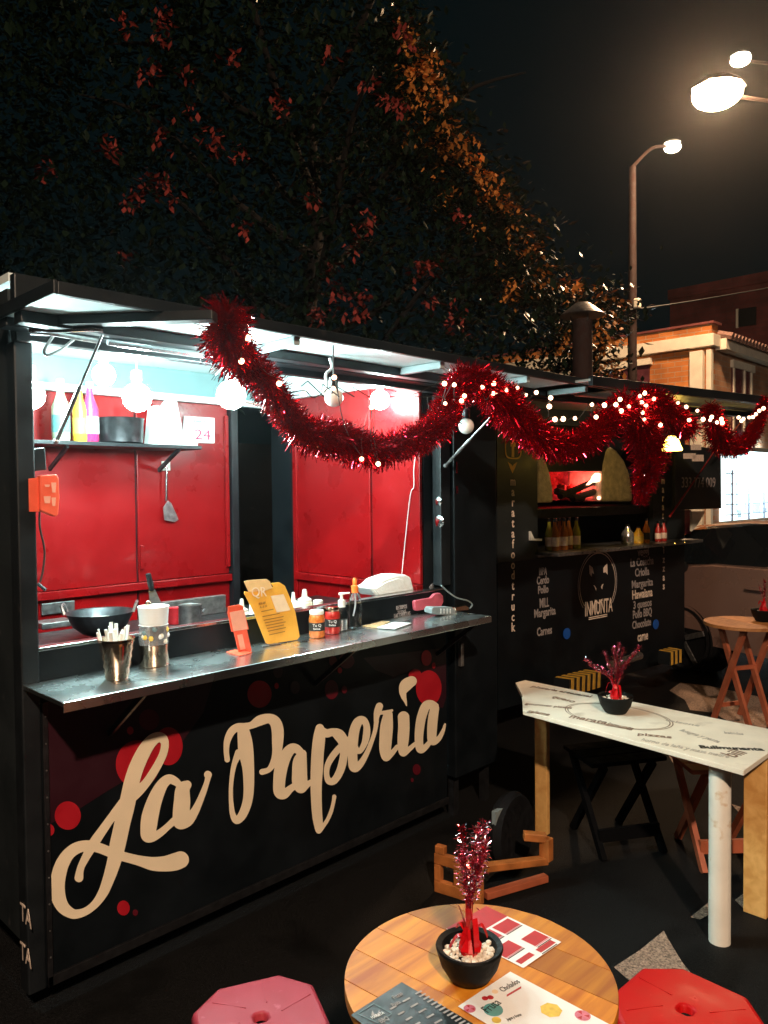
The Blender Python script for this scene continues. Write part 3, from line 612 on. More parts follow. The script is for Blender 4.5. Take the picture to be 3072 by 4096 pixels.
# yellow qr sign
YC=onL(1073,2577).y-.02
ol=[zf(*p) for p in ((480,905),(800,855),(830,820),(800,560),(760,420),(700,260),(640,222),(550,235),(575,275),(290,330),(258,325),(248,350),(330,520),(390,700),(455,890))]
t,z0=stand('menu_sign','curved amber plastic sign reading QR on the ledge',ol,YC,.10,'yellow_card',.003)
q=MB(); q.prism([lp(*zf(*p),YC,z0,.10,.003) for p in ((248,215),(300,200),(500,188),(535,215),(560,290),(500,310),(295,335))],(0,.002,0)); q.build('top_tab','tan_card',t,bevel=.001)
q=MB(); q.prism([lp(*zf(*p),YC,z0,.10,.003) for p in ((535,375),(675,355),(740,530),(590,555))],(0,.002,0)); q.build('pale_square','pale_card',t)
def tx(s,x,y,h,fit,m,par,ang=-10,Y0=YC,lean=.1,up=.0045,**k):
    p=lp(*zf(x,y),Y0,z0,lean,up); xd=(lp(*zf(x+100,y+100*math.tan(rad(ang))),Y0,z0,lean,up)-p); xd=xd.normalized()
    return text(s,p,xd,Vector((0,lean,1)),h,m,par,fit=fit,**k)
tx('QR',320,385,.055,.072,'pale_card',t,ang=-3)
tx('PAGUE AQUÍ',395,470,.012,.032,'brown_print',t); tx('A él H',405,510,.014,.034,'brown_print',t)
for i,(yy,ww) in enumerate(((545,.06),(600,.085),(640,.10),(670,.09),(700,.10),(730,.085),(760,.09),(800,.08))):
    p=lp(*zf(420+i*10,yy+5),YC,z0,.1,.004); q=MB(); q.prism([p,p+Vector((ww,0,.003)),p+Vector((ww,0,.006)),p+Vector((0,0,.003))],(0,.001,0)); q.build('text_line','brown_print',t)
q=MB(); q.prism([onL(*zf(*p)) for p in ((410,920),(560,895),(620,900),(420,940))],(0,0,.003)); q.build('foot','worn_steel',t)
# white squeeze bottles behind the rim
for i,(sx,sy,Y,r,lab) in enumerate(((967,2396,2.82,.030,'white squeeze bottle behind the orange stand, nozzle showing above it'),(1005,2415,2.82,.03,'short white squeeze bottle right of the orange stand, mostly behind the yellow sign'),(1173,2369,2.85,.026,'cream squeeze bottle just right of the yellow sign'),(1218,2357,2.79,.036,'tallest white squeeze bottle, right of the yellow sign'),(1272,2399,2.75,.024,'small white capped bottle behind the sauce jars'))):
    p=W(sx,sy,Y=Y); base=(p.x,Y,1.141); t=thing('squeeze_bottle',lab,'squeeze bottle',base,'white squeeze bottles behind the counter rim')
    H=p.z-1.141; hb=H-.045 if i<4 else H-.03
    q=MB(); q.lathe([(r,0),(r*1.02,hb*.7),(r,hb*.85),(r*.86,hb*.9)],base,18); q.build('body','off_plastic' if i%2 else 'white_plastic',t,smooth=True)
    q=MB(); q.lathe([(r*.9,hb*.9),(r*.9,hb*.99),(r*.4,hb+.008),(r*.24,H),(.001,H+.001)] if i<4 else [(r*.95,hb*.9),(r*.95,H-.004),(r*.8,H),(.001,H+.001)],base,16); q.build('nozzle','white_plastic',t,smooth=True)
# jars
for sx,sy,liq,lab in ((1268,2548,'sauce_orange','sauce jar with orange contents and black label, left of the pair'),(1330,2532,'sauce_red','sauce jar with dark red contents and black label, right of the pair')):
    c=onL(sx,sy,.03); t=thing('sauce_jar',lab,'jar',c,'sauce jars on the ledge')
    q=MB(); q.lathe([(.030,0),(.034,.006),(.034,.075),(.031,.092),(.027,.098)],c,22); q.build('contents',liq,t,smooth=True)
    q=MB(); q.lathe([(.0345,.03),(.0345,.065)],c,22); q.f=q.f[:-2]; q.build('label','print_black',t,smooth=True)
    q=MB(); q.lathe([(.030,.098),(.031,.10),(.031,.112),(.029,.115),(.001,.115)],c,22); q.build('lid','white_plastic' if 'orange' in liq else 'copper_steel',t,smooth=True)
    v=(CAM-c); v.z=0; v.normalize(); xd=Vector((-v.y,v.x,0)); pp=c+v*.0352-xd*.0+Vector((0,0,.05)); text('Tu Q',pp-xd*.018,xd,(0,0,1),.016,'paper',t,fit=.036); text('Salsa',pp-xd*.016-Vector((0,0,.013)),xd,(0,0,1),.011,'paper',t,fit=.03)
# pump and spray bottles
c=onL(1368,2522,.03); t=thing('pump_bottle','clear hand gel bottle with white pump beside the sauce jars','bottle',c)
q=MB(); q.lathe([(.024,0),(.027,.005),(.027,.08),(.015,.105),(.012,.11)],c,20); q.build('bottle_body','glass',t,smooth=True)
q=MB(); q.lathe([(.021,.004),(.022,.05),(.001,.051)],c,16); q.build('gel','foil_wrap',t,smooth=True)
q=MB(); q.lathe([(.016,.105),(.017,.135),(.008,.138),(.006,.158),(.014,.160),(.014,.168),(.001,.17)],c,14); q.tube([c+Vector((0,0,.164)),c+Vector((.03,-.02,.166))],.004,8); q.build('pump_head','white_plastic',t,smooth=True)
c=onL(1420,2505,.03); t=thing('spray_bottle','clear spray bottle with an orange cap on the ledge','bottle',c)
q=MB(); q.lathe([(.027,0),(.030,.005),(.029,.12),(.022,.145),(.013,.155)],c,20); q.build('bottle_body','glass',t,smooth=True)
q=MB(); q.tube(vcurve([c+Vector((0,0,.155)),c+Vector((.002,0,.10)),c+Vector((-.010,0,.05))],5),.003,6); q.build('dip_tube','white_wire',t)
q=MB(); q.lathe([(.016,.154),(.017,.185),(.010,.19),(.011,.215),(.006,.222),(.001,.223)],c,14); q.build('spray_cap','spray_orange',t,smooth=True)
# papers on ledge
q=MB(); q.prism([W(x,y,z=1.129) for x,y in ((1450,2505),(1530,2487),(1560,2488),(1510,2512))],(0,0,.003)); tag(q.build('brown_envelope','wood_pale'),'brown paper flyer on the ledge under the white card','paper')
q=MB(); q.prism([W(x,y,z=1.134) for x,y in ((1508,2512),(1575,2490),(1645,2494),(1580,2517))],(0,0,.003)); tag(q.build('white_card','paper'),'white card lying on the ledge beneath the LAS TARJETAS sticker','card')
# card reader etc.
zc=lambda x,y:(1350+x/2.552,2250+y/2.552)
t=thing('phone_holder','pink plastic holder on the black counter front','holder',W(*zc(930,430),Y=2.57))
q=MB(); q.prism([W(*zc(x,y),Y=2.575) for x,y in ((788,400),(800,388),(960,360),(1000,318),(1050,310),(1080,340),(1085,400),(1060,450),(810,495),(795,480))],(0,.02,0)); q.build('shell','device_pink',t,bevel=.004)
t=thing('card_reader','grey card reader with round keys lying at the right end of the ledge','card reader',W(*zc(1090,500),z=1.12))
q=MB(); q.prism([W(*zc(x,y),Y=2.46) for x,y in ((985,455),(1170,455),(1200,480),(1205,520),(1190,545),(1020,535),(965,515),(960,475))],(0,.05,0)); q.build('case','device_grey',t,bevel=.004)
for i in range(4):
    for j in range(3):
        p=W(*zc(1055+i*32,478+j*18),Y=2.458); q=MB(); q.ball(p,.0035,6); q.build('key','paper',t)
t=thing('power_bank','brass coloured power adapter beside the card reader','adapter',W(*zc(1260,470),Y=2.49))
q=MB(); q.prism([W(*zc(x,y),Y=2.49) for x,y in ((1200,455),(1310,432),(1345,455),(1340,490),(1215,500))],(0,.04,0)); q.build('case','copper_steel',t,bevel=.004)
q=MB(); q.tube(vcurve([W(*zc(x,y),Y=2.50) for x,y in ((1060,235),(1130,300),(1220,360),(1330,390),(1375,430),(1350,470))],6),.004,6); q.build('cable','device_grey',t,smooth=True)
# tissue pile, plastic bag, can on the rim
t=thing('tissue_pile','heap of white paper tissue on the counter rim','tissue',W(1560,2380,Y=2.75))
q=MB(); q.prism([W(*zc(x,y),Y=2.66) for x,y in ((338,262),(400,345),(785,290),(750,150),(700,125),(600,130),(470,175),(400,240))],(0,.12,0)); q.build('folded_sheets','tissue',t,bevel=.008)
q=MB(); q.prism([W(*zc(x,y),Y=2.655) for x,y in ((380,270),(430,335),(700,295),(680,180),(620,160),(500,200))],(0,.01,0)); q.build('top_sheet','tissue',t,bevel=.003)
t=thing('plastic_bag','crumpled clear plastic bag on the counter rim near the doors','bag',W(*zc(930,230),Y=2.7))
q=MB(); base=W(*zc(940,275),Y=2.68); 
vs=[];fs=[];n=14
for i in range(6):
    for k in range(n):
        a=6.283*k/n; r=.04*math.cos(i/6*1.35)*(1+R_.uniform(-.14,.14)); vs.append(base+Vector((r*math.cos(a),.6*r*math.sin(a),.004+.011*i)))
fs=[(i*n+k,i*n+(k+1)%n,(i+1)*n+(k+1)%n,(i+1)*n+k) for i in range(5) for k in range(n)]+[tuple(range(5*n,6*n))]
q.add(vs,fs); q.build('bag_film','foil_wrap',t)
t=thing('metal_cup','shiny cup in the corner of the counter by the red doors','cup',W(*zc(1050,230),Y=2.75))
q=MB(); bb=W(*zc(1050,225),Y=2.75); q.lathe([(.026,0),(.028,.05),(.024,.056),(.001,.057)],bb,18); q.build('body','chrome',t,smooth=True)

# ================================================================== TINSEL
AW2a, AW2b = Vector((3.55,2.05,2.3)), Vector((5.55,1.70,2.3))
e2 = (AW2b-AW2a).normalized(); n2 = Vector((e2.y,-e2.x,0))
def onA(x,y,off=0):
    if x < 2050: return W(x,y,Y=AY-.04-off)
    p1_=W(x,y,plane=(AW2a+n2*(.03+off),n2)); return p1_
def garland(name,label,pts,dens,seed,group='red tinsel garlands along the hatches'):
    rg=random.Random(seed); sm=crom(pts,10); P=[(onA(x,y),r) for x,y,r in sm]
    ctr=[p for p,_ in P]; rs=[r/FPX*(p-CAM).dot(_f) for p,r in P]
    L=[0]
    for i in range(1,len(P)): L.append(L[-1]+(ctr[i]-ctr[i-1]).length)
    tot=L[-1]; N=int(tot*dens); vs=[];fs=[]
    for k in range(N):
        s=rg.uniform(0,tot); i=max(j for j in range(len(L)) if L[j]<=s); i=min(i,len(P)-2); f=(s-L[i])/max(L[i+1]-L[i],1e-6)
        c=ctr[i].lerp(ctr[i+1],f); r=rs[i]*(1-f)+rs[i+1]*f; d=(ctr[i+1]-ctr[i]).normalized(); x,y=ortho(d); a=rg.uniform(0,6.283)
        dr=(x*math.cos(a)+y*math.sin(a)+d*rg.uniform(-.7,.7)).normalized(); ln=r*rg.uniform(.6,1.28); wd=rg.uniform(.0013,.0030)
        sd=dr.cross(Vector((rg.uniform(-1,1),rg.uniform(-1,1),rg.uniform(-1,1)))).normalized(); bend=Vector((rg.uniform(-.25,.25),rg.uniform(-.25,.25),rg.uniform(-.45,.1)))*r
        m1=c+dr*ln*.55; e=c+dr*ln+bend*.7; s2=(sd+dr.cross(sd)*rg.uniform(-1,1)).normalized(); n0=len(vs)
        vs+=[c-sd*wd,c+sd*wd,m1+s2*wd,m1-s2*wd,e+sd*wd*.6,e-sd*wd*.6]; fs+=[(n0,n0+1,n0+2,n0+3),(n0+3,n0+2,n0+4,n0+5)]
    t=thing(name,label,'tinsel garland',ctr[0],group)
    q=MB(); q.v=vs; q.f=fs; q.build('foil_fringe','tinsel_red',t,kind='stuff')
    gv=[];gf=[]  # silver flakes added as the sparkle of bulbs on the red foil
    for k in range(int(tot*420)):
        s=rg.uniform(0,tot); i=min(max(j for j in range(len(L)) if L[j]<=s),len(P)-2); c=ctr[i]; r=rs[i]; d=(ctr[i+1]-ctr[i]).normalized(); x,y=ortho(d); a=rg.uniform(0,6.283)
        p=c+(ctr[i+1]-ctr[i])*rg.random()+(x*math.cos(a)+y*math.sin(a))*r*rg.uniform(.6,1.05); u=Vector((rg.uniform(-1,1),rg.uniform(-1,1),rg.uniform(-1,1))).normalized(); e,f=ortho(u); sz=rg.uniform(.0022,.0042)
        n0=len(gv); gv+=[p-e*sz,p+f*sz*.5,p+e*sz+u*sz*.5,p-f*sz*.5]; gf+=[(n0,n0+1,n0+2,n0+3)]
    q=MB(); q.v=gv; q.f=gf; q.build('foil_glints','foil_silver',t,kind='stuff')
    q=MB(); q.tube(ctr[::3],.003,5); q.build('core_wire','wire',t); return t
garland('tinsel_garland','thick bunch of red tinsel sweeping down below the lit hatch to the first low loop',[(920,1235,78),(900,1310,108),(925,1390,104),(1000,1465,82),(1085,1560,70),(1150,1650,66),(1215,1725,72),(1310,1745,76),(1400,1770,78),(1490,1800,72),(1590,1780,62),(1690,1740,62),(1765,1680,64),(1800,1600,62),(1850,1530,62)],9500,1)
garland('tinsel_garland','short tinsel tuft on top of the garland in front of the white end wall',[(1290,1700,40),(1340,1740,45),(1400,1720,38)],5000,11)
garland('tinsel_garland','red tinsel peak between the hatches swooping down past the round f sign',[(1830,1520,70),(1900,1520,68),(1970,1560,78),(2040,1640,80),(2110,1710,74),(2190,1770,62),(2280,1780,58),(2370,1740,58),(2440,1670,62),(2510,1610,68)],9500,2)
garland('tinsel_garland','red tinsel tail hanging straight down at the right of the pizza oven',[(2530,1620,75),(2570,1720,78),(2600,1800,72),(2590,1880,55),(2570,1950,40),(2562,2010,26)],9000,3)
garland('tinsel_garland','red tinsel running from the hanging tail toward the yellow lamp',[(2560,1600,66),(2640,1620,62),(2710,1680,54),(2765,1720,46)],9000,4)
garland('tinsel_garland','red tinsel loop furthest right, over the phone number board',[(2840,1620,34),(2860,1690,48),(2880,1750,55),(2930,1785,42),(2990,1760,38),(3030,1690,30),(3050,1620,24),(3060,1590,16)],9000,5)

# fairy lights
FL=[(1800+.767*x,1300+.767*y) for x,y in ((168,323),(228,305),(225,357),(295,340),(350,328),(397,365),(450,352),(525,380),(518,425),(547,492),(590,490),(652,487),(762,480),(740,415),(805,418),(887,388),(865,415),(933,425),(893,448),(1005,457),(1013,493),(1062,385),(990,370),(1015,355),(1022,420),(1000,405),(1188,405),(1232,427),(1290,447),(1247,495),(1320,492),(1357,495),(1365,480),(1393,508),(1415,490),(1420,510),(1505,482),(1530,490),(1520,500),(1560,482),(1580,480),(1595,465),(1613,447),(1635,435),(75,370),(22,312),(1097,522),(60,395))]
FL1=[(800+.663*x,1100+.663*y) for x,y in ((250,520),(290,380),(478,655),(628,718),(810,618),(805,685),(1085,712),(1035,798),(1475,655),(1480,775),(1593,730),(1535,662),(1075,1140),(975,1110))]
def lights(pts,label,off,r):
    pts=sorted(pts); P=[onA(x,y,.06+off) for x,y in pts]; t=thing('fairy_light_string',label,'fairy lights',P[0],'fairy light strings in the tinsel')
    for p in P:
        q=MB(); q.ball(p,r*R_.uniform(.8,1.15),8); q.build('bulb','fairy_bulb',t,smooth=True)
    wp=[]
    for i in range(len(P)-1):
        wp+= [P[i]+Vector((0,0,.012)), P[i].lerp(P[i+1],.5)+Vector((R_.uniform(-.01,.01),.02,-.03+R_.uniform(-.01,.02)))]
    q=MB(); q.tube(vcurve(wp+[P[-1]],4),.0018,5); q.build('cord','wire',t)
lights(FL1,'warm fairy lights strung in the tinsel of the red trailer hatch',0,.009)
lights([p for p in FL if p[0]<2180],'warm fairy lights over the tinsel peak between the two trailers',0,.0095)
lights([p for p in FL if 2180<=p[0]<2660],'dense warm fairy lights hanging above the pizza oven',0,.0115)
lights([p for p in FL if p[0]>=2660],'warm fairy lights over the right end of the dark trailer',0,.0115)
# bare wire with twigs in the hatch
q=MB()
for i in range(9):
    x=650+i*90; a=onA(800+.663*x,1100+.663*(640+(i%3)*6+ i*12 if i<4 else 735),.02); bq=onA(800+.663*(x+100),1100+.663*(735),.02); q.tube([a,bq],.0022,5)
    q.tube([a,a+Vector((R_.uniform(-.03,.03),0,R_.uniform(-.06,-.02)))],.0018,4)
tag(q.build('bare_wire','wire'),'thin dark wire with short twigs crossing in front of the white end wall','wire')

# ================================================================== TRAILER TWO
F2o=Vector((4.337,3.172,0)); E2=Vector((.9954,-.0958,0)).normalized(); N2=Vector((E2.y,-E2.x,0))   # N2 points to viewer
L2=2.49
def P2(x,y,off=0): return W(x,y,plane=(F2o+N2*off,N2))
T2=thing('pizza_trailer','dark pizza trailer with wood oven, menu lettering and wolf emblem','food trailer',(F2o+E2*1.2-N2*.7))
def box2(mb,a0,a1,o0,o1,z0,z1):
    vs=[F2o+E2*a+N2*o+Vector((0,0,z)) for z in (z0,z1) for a,o in ((a0,o1),(a1,o1),(a1,o0),(a0,o0))]
    mb.add(vs,[(0,3,2,1),(4,5,6,7),(0,1,5,4),(1,2,6,5),(2,3,7,6),(3,0,4,7)]); return mb
def al(x,y,off=0): return (P2(x,y,off)-F2o).dot(E2)
zc2=P2(2300,2190).z; zt2=2.22; aL=al(2150,2000); aR=al(2612,2000); zsl=P2(2300,2030,-.1).z
b=MB(); box2(b,0,L2,-.04,0,.22,zc2-.06); b.build('front_panel','black_vinyl',T2)
b=MB(); box2(b,0,aL,-.04,.0,zc2-.058,2.4); b.build('front_column','charcoal_paint',T2)
b=MB(); box2(b,aR,L2,-.04,.0,zc2-.058,2.4); b.build('front_column','charcoal_paint',T2)
b=MB(); box2(b,aL+.002,aR-.002,-.04,-.002,zt2,2.4); b.build('header_panel','black_paint',T2)
b=MB(); box2(b,-.0,.03,-1.5,-.042,.22,2.4); b.build('side_wall','black_paint',T2)
b=MB(); box2(b,L2-.03,L2,-1.5,-.042,.22,2.4); b.build('side_wall','black_paint',T2)
b=MB(); box2(b,.032,L2-.032,-1.5,-1.46,.22,2.4); b.build('back_wall','charcoal_paint',T2)
b=MB(); box2(b,-.03,L2+.03,-1.55,.02,2.402,2.44); b.build('roof','charcoal_paint',T2)
b=MB(); box2(b,aL-.02,L2-.05,.0,.20,zc2-.03,zc2-.005); b.build('serving_ledge','worn_steel',T2,bevel=.003)
for i in range(10):
    a=aL+.25+i*.16; 
    if a<L2-.08:
        p=F2o+E2*a+N2*.203+Vector((0,0,zc2-.016)); q=MB(); q.ball(p,.007,8); q.build('ledge_bolt','chrome',T2,smooth=True)
b=MB(); box2(b,aL+.01,aR+.1,-.9,-.06,zsl-.07,zsl); b.build('oven_slab','dark_steel',T2,bevel=.004)
b=MB(); box2(b,.05,L2-.05,-.62,-.60,zc2-.05,zsl-.072); b.build('inner_panel','charcoal_paint',T2)
b=MB(); box2(b,aL-.1,aR+.1,-.62,-.042,zc2-.06,zc2-.03); b.build('inner_worktop','worn_steel',T2)
# column signs
def col_text(s,x,y0,dy,size,m,seedoff=.002):
    for i,ch in enumerate(s):
        if ch==' ': continue
        p=P2(x,y0+dy*i,seedoff); h=size; text(ch,p-E2*0-Vector((0,0,h*.35)),E2,(0,0,1),h,m,T2,name='sign_letter',align='CENTER',xs=.85,bold=.0015)
col_text('maratafoodtruck',2052,1924,41.7,.088,'tan_print')
col_text('marata',2652,1921,35,.088,'tan_print')
for i,(ch,yy) in enumerate((('p',2166),('i',2200),('z',2237),('z',2272),('a',2308),('s',2343))):
    p=P2(2655,yy,.002); text(ch,p-Vector((0,0,.03)),E2,(0,0,1),.088,'tan_print',T2,name='sign_letter',align='CENTER',xs=.85,bold=.0015)
def ring(c,rx,rz,th,m,name,sup=4,off=.003):
    q=MB(); n=40; vs=[]
    for k in range(n):
        a=6.2832*k/n; cx=math.copysign(abs(math.cos(a))**(2/sup),math.cos(a)); cz=math.copysign(abs(math.sin(a))**(2/sup),math.sin(a))
        for s in (1,1-th/rx): vs.append(c+E2*(rx*s*cx)+Vector((0,0,(rz-(0 if s==1 else th))*cz))+N2*off)
    q.add(vs,[(2*k,2*k+1,(2*k+3)%(2*n),(2*k+2)%(2*n)) for k in range(n)]); return q.build(name,m,T2)
for sx,sy in ((2052,1782),(2683,1790)):
    c=P2(sx,sy,.001); ring(c,.088,.095,.010,'yellow_print','badge_ring')
    text('f',c-Vector((0,0,.075)),E2,(0,0,1),.20,'yellow_print',T2,name='badge_letter',align='CENTER',bold=.006,xs=.9)
for sx,sy in ((2050,1865),(2655,1865)):
    c=P2(sx,sy,.002); q=MB()
    q.poly([c+E2*a+Vector((0,0,z)) for a,z in ((-.05,.03),(-.015,.015),(0,.0),(.015,.015),(.05,.03),(.028,-.01),(0,-.05),(-.028,-.01))]); q.build('small_emblem','yellow_print',T2)
# menu text
zM=lambda x,y:(2100+x/2.552,2150+y/2.552)
for s,x,y,wpx,m,sz in (('BIPA',143,385,78,'grey_print',.075),('Cerdo',120,480,125,'grey_print',.08),('Pollo',132,575,105,'grey_print',.08),('MILL',148,718,95,'grey_print',.095),('Margarita',92,820,218,'grey_print',.085),('Carnes',122,1008,152,'grey_print',.085),
    ('veggi',1150,190,115,'grey_print',.10),('La Cosecha',1075,300,235,'grey_print',.095),('Criolla',1122,400,145,'grey_print',.095),('Margarita',1088,520,215,'grey_print',.09),('Hawaiana',1093,632,205,'tan_print',.105),('3 quesos',1105,730,185,'grey_print',.09),('Pollo BBQ',1100,830,192,'grey_print',.095),('Chocolate',1095,935,190,'grey_print',.09),('carne',1150,1062,105,'tan_print',.11),('INMUNTA',610,805,280,'tan_print',.16)):
    p=P2(*zM(x,y),.002); p3=P2(*zM(x+wpx,y),.002); text(s,p,E2,(0,0,1),sz,m,T2,fit=abs((p3-p).dot(E2)),bold=.002)
for dz in (0,.012):
    q=MB(); p=P2(*zM(650,825+dz*1500),.002); p3=P2(*zM(840,825+dz*1500),.002); L=(p3-p).dot(E2); q.poly([p,p+E2*L,p+E2*L+Vector((0,0,.008)),p+Vector((0,0,.008))]); q.build('underline','tan_print',T2)
c=P2(*zM(745,470),.002)
for rx,m,th in ((.262,'grey_print',.010),(.240,'tan_print',.006)):
    q=MB(); n=48; vs=[]; rz=rx*1.03*.98
    for k in range(n+1):
        a=-.72+ (math.pi+1.44)*k/n
        for s in (0,th): vs.append(c+E2*((rx-s)*math.cos(a))+Vector((0,0,(rz-s)*math.sin(a))))
    q.add(vs,[(2*k,2*k+1,2*k+3,2*k+2) for k in range(n)]); q.build('emblem_ring',m,T2)
for pts in (((655,280),(690,305),(705,375),(685,360),(680,400),(657,370)),((840,260),(843,380),(825,355),(800,360),(800,310)),((712,632),(750,660),(790,622),(792,645),(752,678),(715,655)),((697,485),(712,492),(728,520),(726,545),(714,510)),((802,472),(788,480),(775,505),(788,530),(792,500))):
    q=MB(); q.poly([P2(*zM(x,y),.0025) for x,y in pts]); q.build('emblem_mark','tan_print',T2)
for sx,sy,lab in ((2266,2534,'left'),(2622,2497,'right')):
    c=P2(sx,sy,.012); q=MB(); q.lathe([(.001,0),(.042,0),(.042,.006),(.001,.008)],c,24,N2); q.build('lens_ghost_disc','blue_disc',T2)  # blue lens ghosts built as solid discs on the front panel
# open side board with phone number
t=thing('phone_board','dark board with a faint phone number hung at the right end of the pizza trailer','board',P2(2760,1950,.1))
bx=[P2(x,y,.06) for x,y in ((2700,2040),(2886,2034),(2884,1800),(2700,1770))]
q=MB(); q.prism(bx,-N2*.03); q.build('board','charcoal_paint',t,bevel=.003)
p=P2(2725,1950,.065); text('333 774 009',p,E2,(0,0,1),.13,'grey_print',t,fit=(P2(2860,1945,.065)-p).dot(E2))
for x,y,w_,h_ in ((2735,1835,48,22),(2765,1800,40,22),(2770,1845,45,26)):
    q=MB(); q.prism([P2(a,c_,.066) for a,c_ in ((x,y),(x+w_,y),(x+w_,y-h_),(x,y-h_))],-N2*.004); q.build('logo_patch','tan_print',t)
strut(P2(2868,1790,.12),P2(2680,2065,.1),'red_strut','red_paint',T2); 
strut(P2(2990,1655,.6),P2(2905,1760,.4),'red_strut','wood_red',T2)
# lower right door panel reddish + pale bit
q=MB(); q.prism([P2(x,y,-.2) for x,y in ((2700,2140),(2765,2135),(2765,2040),(2700,2040))],-N2*.02); tag(q.build('maroon_crate','deep_red_vinyl'),'maroon box standing just past the end of the pizza trailer ledge','box')
q=MB(); q.prism([P2(x,y,-.1) for x,y in ((2768,2125),(2790,2100),(2822,2045),(2768,2045))],-N2*.02); tag(q.build('pale_panel','stucco_white'),'pale panel beyond the right end of the pizza trailer','panel')
# awning two
t=T2
b=MB(); d=e2; A0=AW2a+d*.05; A1=AW2a+d*2.35
back=-n2
q=MB(); q.prism([A0,A1,A1+Vector((.12,.95,.0)),A0+Vector((.1,1.15,0))],(0,0,.012)); q.build('hatch_sheet','grey_sheet',T2)
q=MB(); q.bar(A0+Vector((0,0,.0)),A1,.03,.05); q.build('hatch_edge','black_paint',T2,bevel=.003)
q=MB(); q.bar(A0+Vector((.03,.45,-.03)),A1+Vector((.05,.42,-.03)),.05,.035); q.build('hatch_beam','black_paint',T2)
q=MB(); q.bar(A1+Vector((0,0,-.01)),A1+Vector((.12,.95,-.01)),.03,.04); q.build('hatch_side','black_paint',T2)
# chimney
cp=W(2330,1500,t=6.7); cc=Vector((cp.x,cp.y,2.441)); t=thing('chimney_pipe','steel chimney pipe with conical cap on the pizza trailer roof','chimney',cc)
ztop=W(2330,1285,t=6.7).z; zcap=W(2330,1215,t=6.7).z
q=MB(); q.lathe([(.085,0),(.085,ztop-2.44),(.08,ztop-2.44+.01)],cc,24); q.build('flue','concrete_post',t,smooth=True)
q=MB(); q.lathe([(.19,ztop-2.44+.04),(.195,ztop-2.44+.045),(.06,zcap-2.44),(.001,zcap-2.43)],cc,28); q.build('cap','worn_steel',t,smooth=True)
for a in (0,2.1,4.2):
    q=MB(); q.bar(cc+Vector((.08*math.cos(a),.08*math.sin(a),ztop-2.46)),cc+Vector((.1*math.cos(a),.1*math.sin(a),ztop-2.39)),.01); q.build('cap_leg','worn_steel',t)
# oven dome in the opening
zo=zsl
t=thing('pizza_oven','clay dome pizza oven with glowing fire in its mouth on the trailer slab','pizza oven',F2o+E2*1.0-N2*.45+Vector((0,0,zo)))
aC=al(2405,1990,-.35); mL=al(2215,1990,-.15); mR=al(2405,1990,-.15)
# two clay cheeks left and right of the dark mouth, as a dome with a cut mouth
def cheek(xs,label=None):
    q=MB(); n=len(xs); vs=[]
    for (x,y,o) in xs: vs.append(P2(x,y,o))
    q.prism(vs,-N2*.35); o=q.build('clay_wall','oven_clay',t,bevel=.03); return o
cheek([(2150,2012,-.12),(2214,2010,-.12),(2212,1950,-.12),(2200,1890,-.12),(2180,1830,-.12),(2160,1780,-.12),(2150,1760,-.12)])
cheek([(2406,2008,-.12),(2534,2008,-.12),(2532,1950,-.12),(2520,1890,-.12),(2500,1840,-.12),(2470,1800,-.12),(2440,1780,-.12),(2425,1800,-.12),(2412,1860,-.12),(2406,1930,-.12)])
q=MB(); q.prism([P2(x,y,-.13) for x,y in ((2180,1885),(2440,1885),(2500,1800),(2560,1640),(2140,1640),(2150,1770))],-N2*.3); q.build('mouth_hood','black_paint',t)
q=MB(); q.prism([P2(x,y,-.55) for x,y in ((2150,2000),(2460,2000),(2460,1860),(2150,1860))],-N2*.02); q.build('fire_back','ember',t)
for i in range(9):
    x=2225+i*20; y=1985-abs(math.sin(i*1.7))*35; p=P2(x,y,-.35); q=MB(); q.ball(p,.045,7,(1,1,.8)); q.build('ember','ember',t)
for a0,b0 in (((2240,1985),(2380,1925)),((2290,1995),(2400,1960)),((2225,1965),(2330,1995))):
    q=MB(); q.tube([P2(*a0,-.18),P2(*b0,-.2)],.028,8); q.build('log','charcoal_log',t,smooth=True)
for pts in (((2356,1940),(2378,1925),(2400,1912),(2402,1895),(2392,1892),(2380,1905),(2375,1918),(2368,1925)),((2380,1915),(2402,1906),(2400,1925),(2385,1930))):
    q=MB(); q.prism([P2(x,y,-.135) for x,y in pts],-N2*.03); q.build('flame','fire',t)
q=MB(); q.ball(P2(2395,1992,-.14),.016,8); q.build('flame','fire',t)
fl=lamp('oven_fire_light','POINT',P2(2310,1930,-.28),4,(1,.08,.06),.06,t)
# bottles on truck two
BL=[(2200,'glass_green'),(2222,'glass_brown'),(2240,'sauce_orange'),(2258,'glass_brown'),(2278,'glass_brown'),(2308,'glass_green')]
desc=['leftmost beer bottle of the group, greenish','second beer bottle of the group from the left, brown','third beer bottle, glowing orange','fourth beer bottle, brown beside the orange one','fifth beer bottle, brown with pale label','rightmost beer bottle of the group, green with pale label']
for i,((sx,m),ds) in enumerate(zip(BL,desc)):
    p=P2(sx-3,2150,.02+.03*(i%2)); base=Vector((p.x,p.y,zc2-.004)); bottle('beer_bottle',ds+' on the pizza trailer ledge',base,.235,.031,m,'beer bottles on the pizza trailer ledge',cap='chrome',labelm='tan_print')
jl=[(2510,'foil_wrap','clear jar with pale contents on the pizza trailer ledge',.05,.16,'foil_wrap'),(2553,'sauce_yellow','jar of yellow sauce on the pizza trailer ledge',.042,.14,'print_yellow'),(2585,'glass_brown','dark bottle beside the yellow jar',.03,.20,'print_black'),(2632,'sauce_red','red sauce bottle with pale label, left of two near the ledge end',.026,.17,'tan_print'),(2655,'sauce_red','red sauce bottle with pale label, nearest the ledge end',.026,.17,'tan_print')]
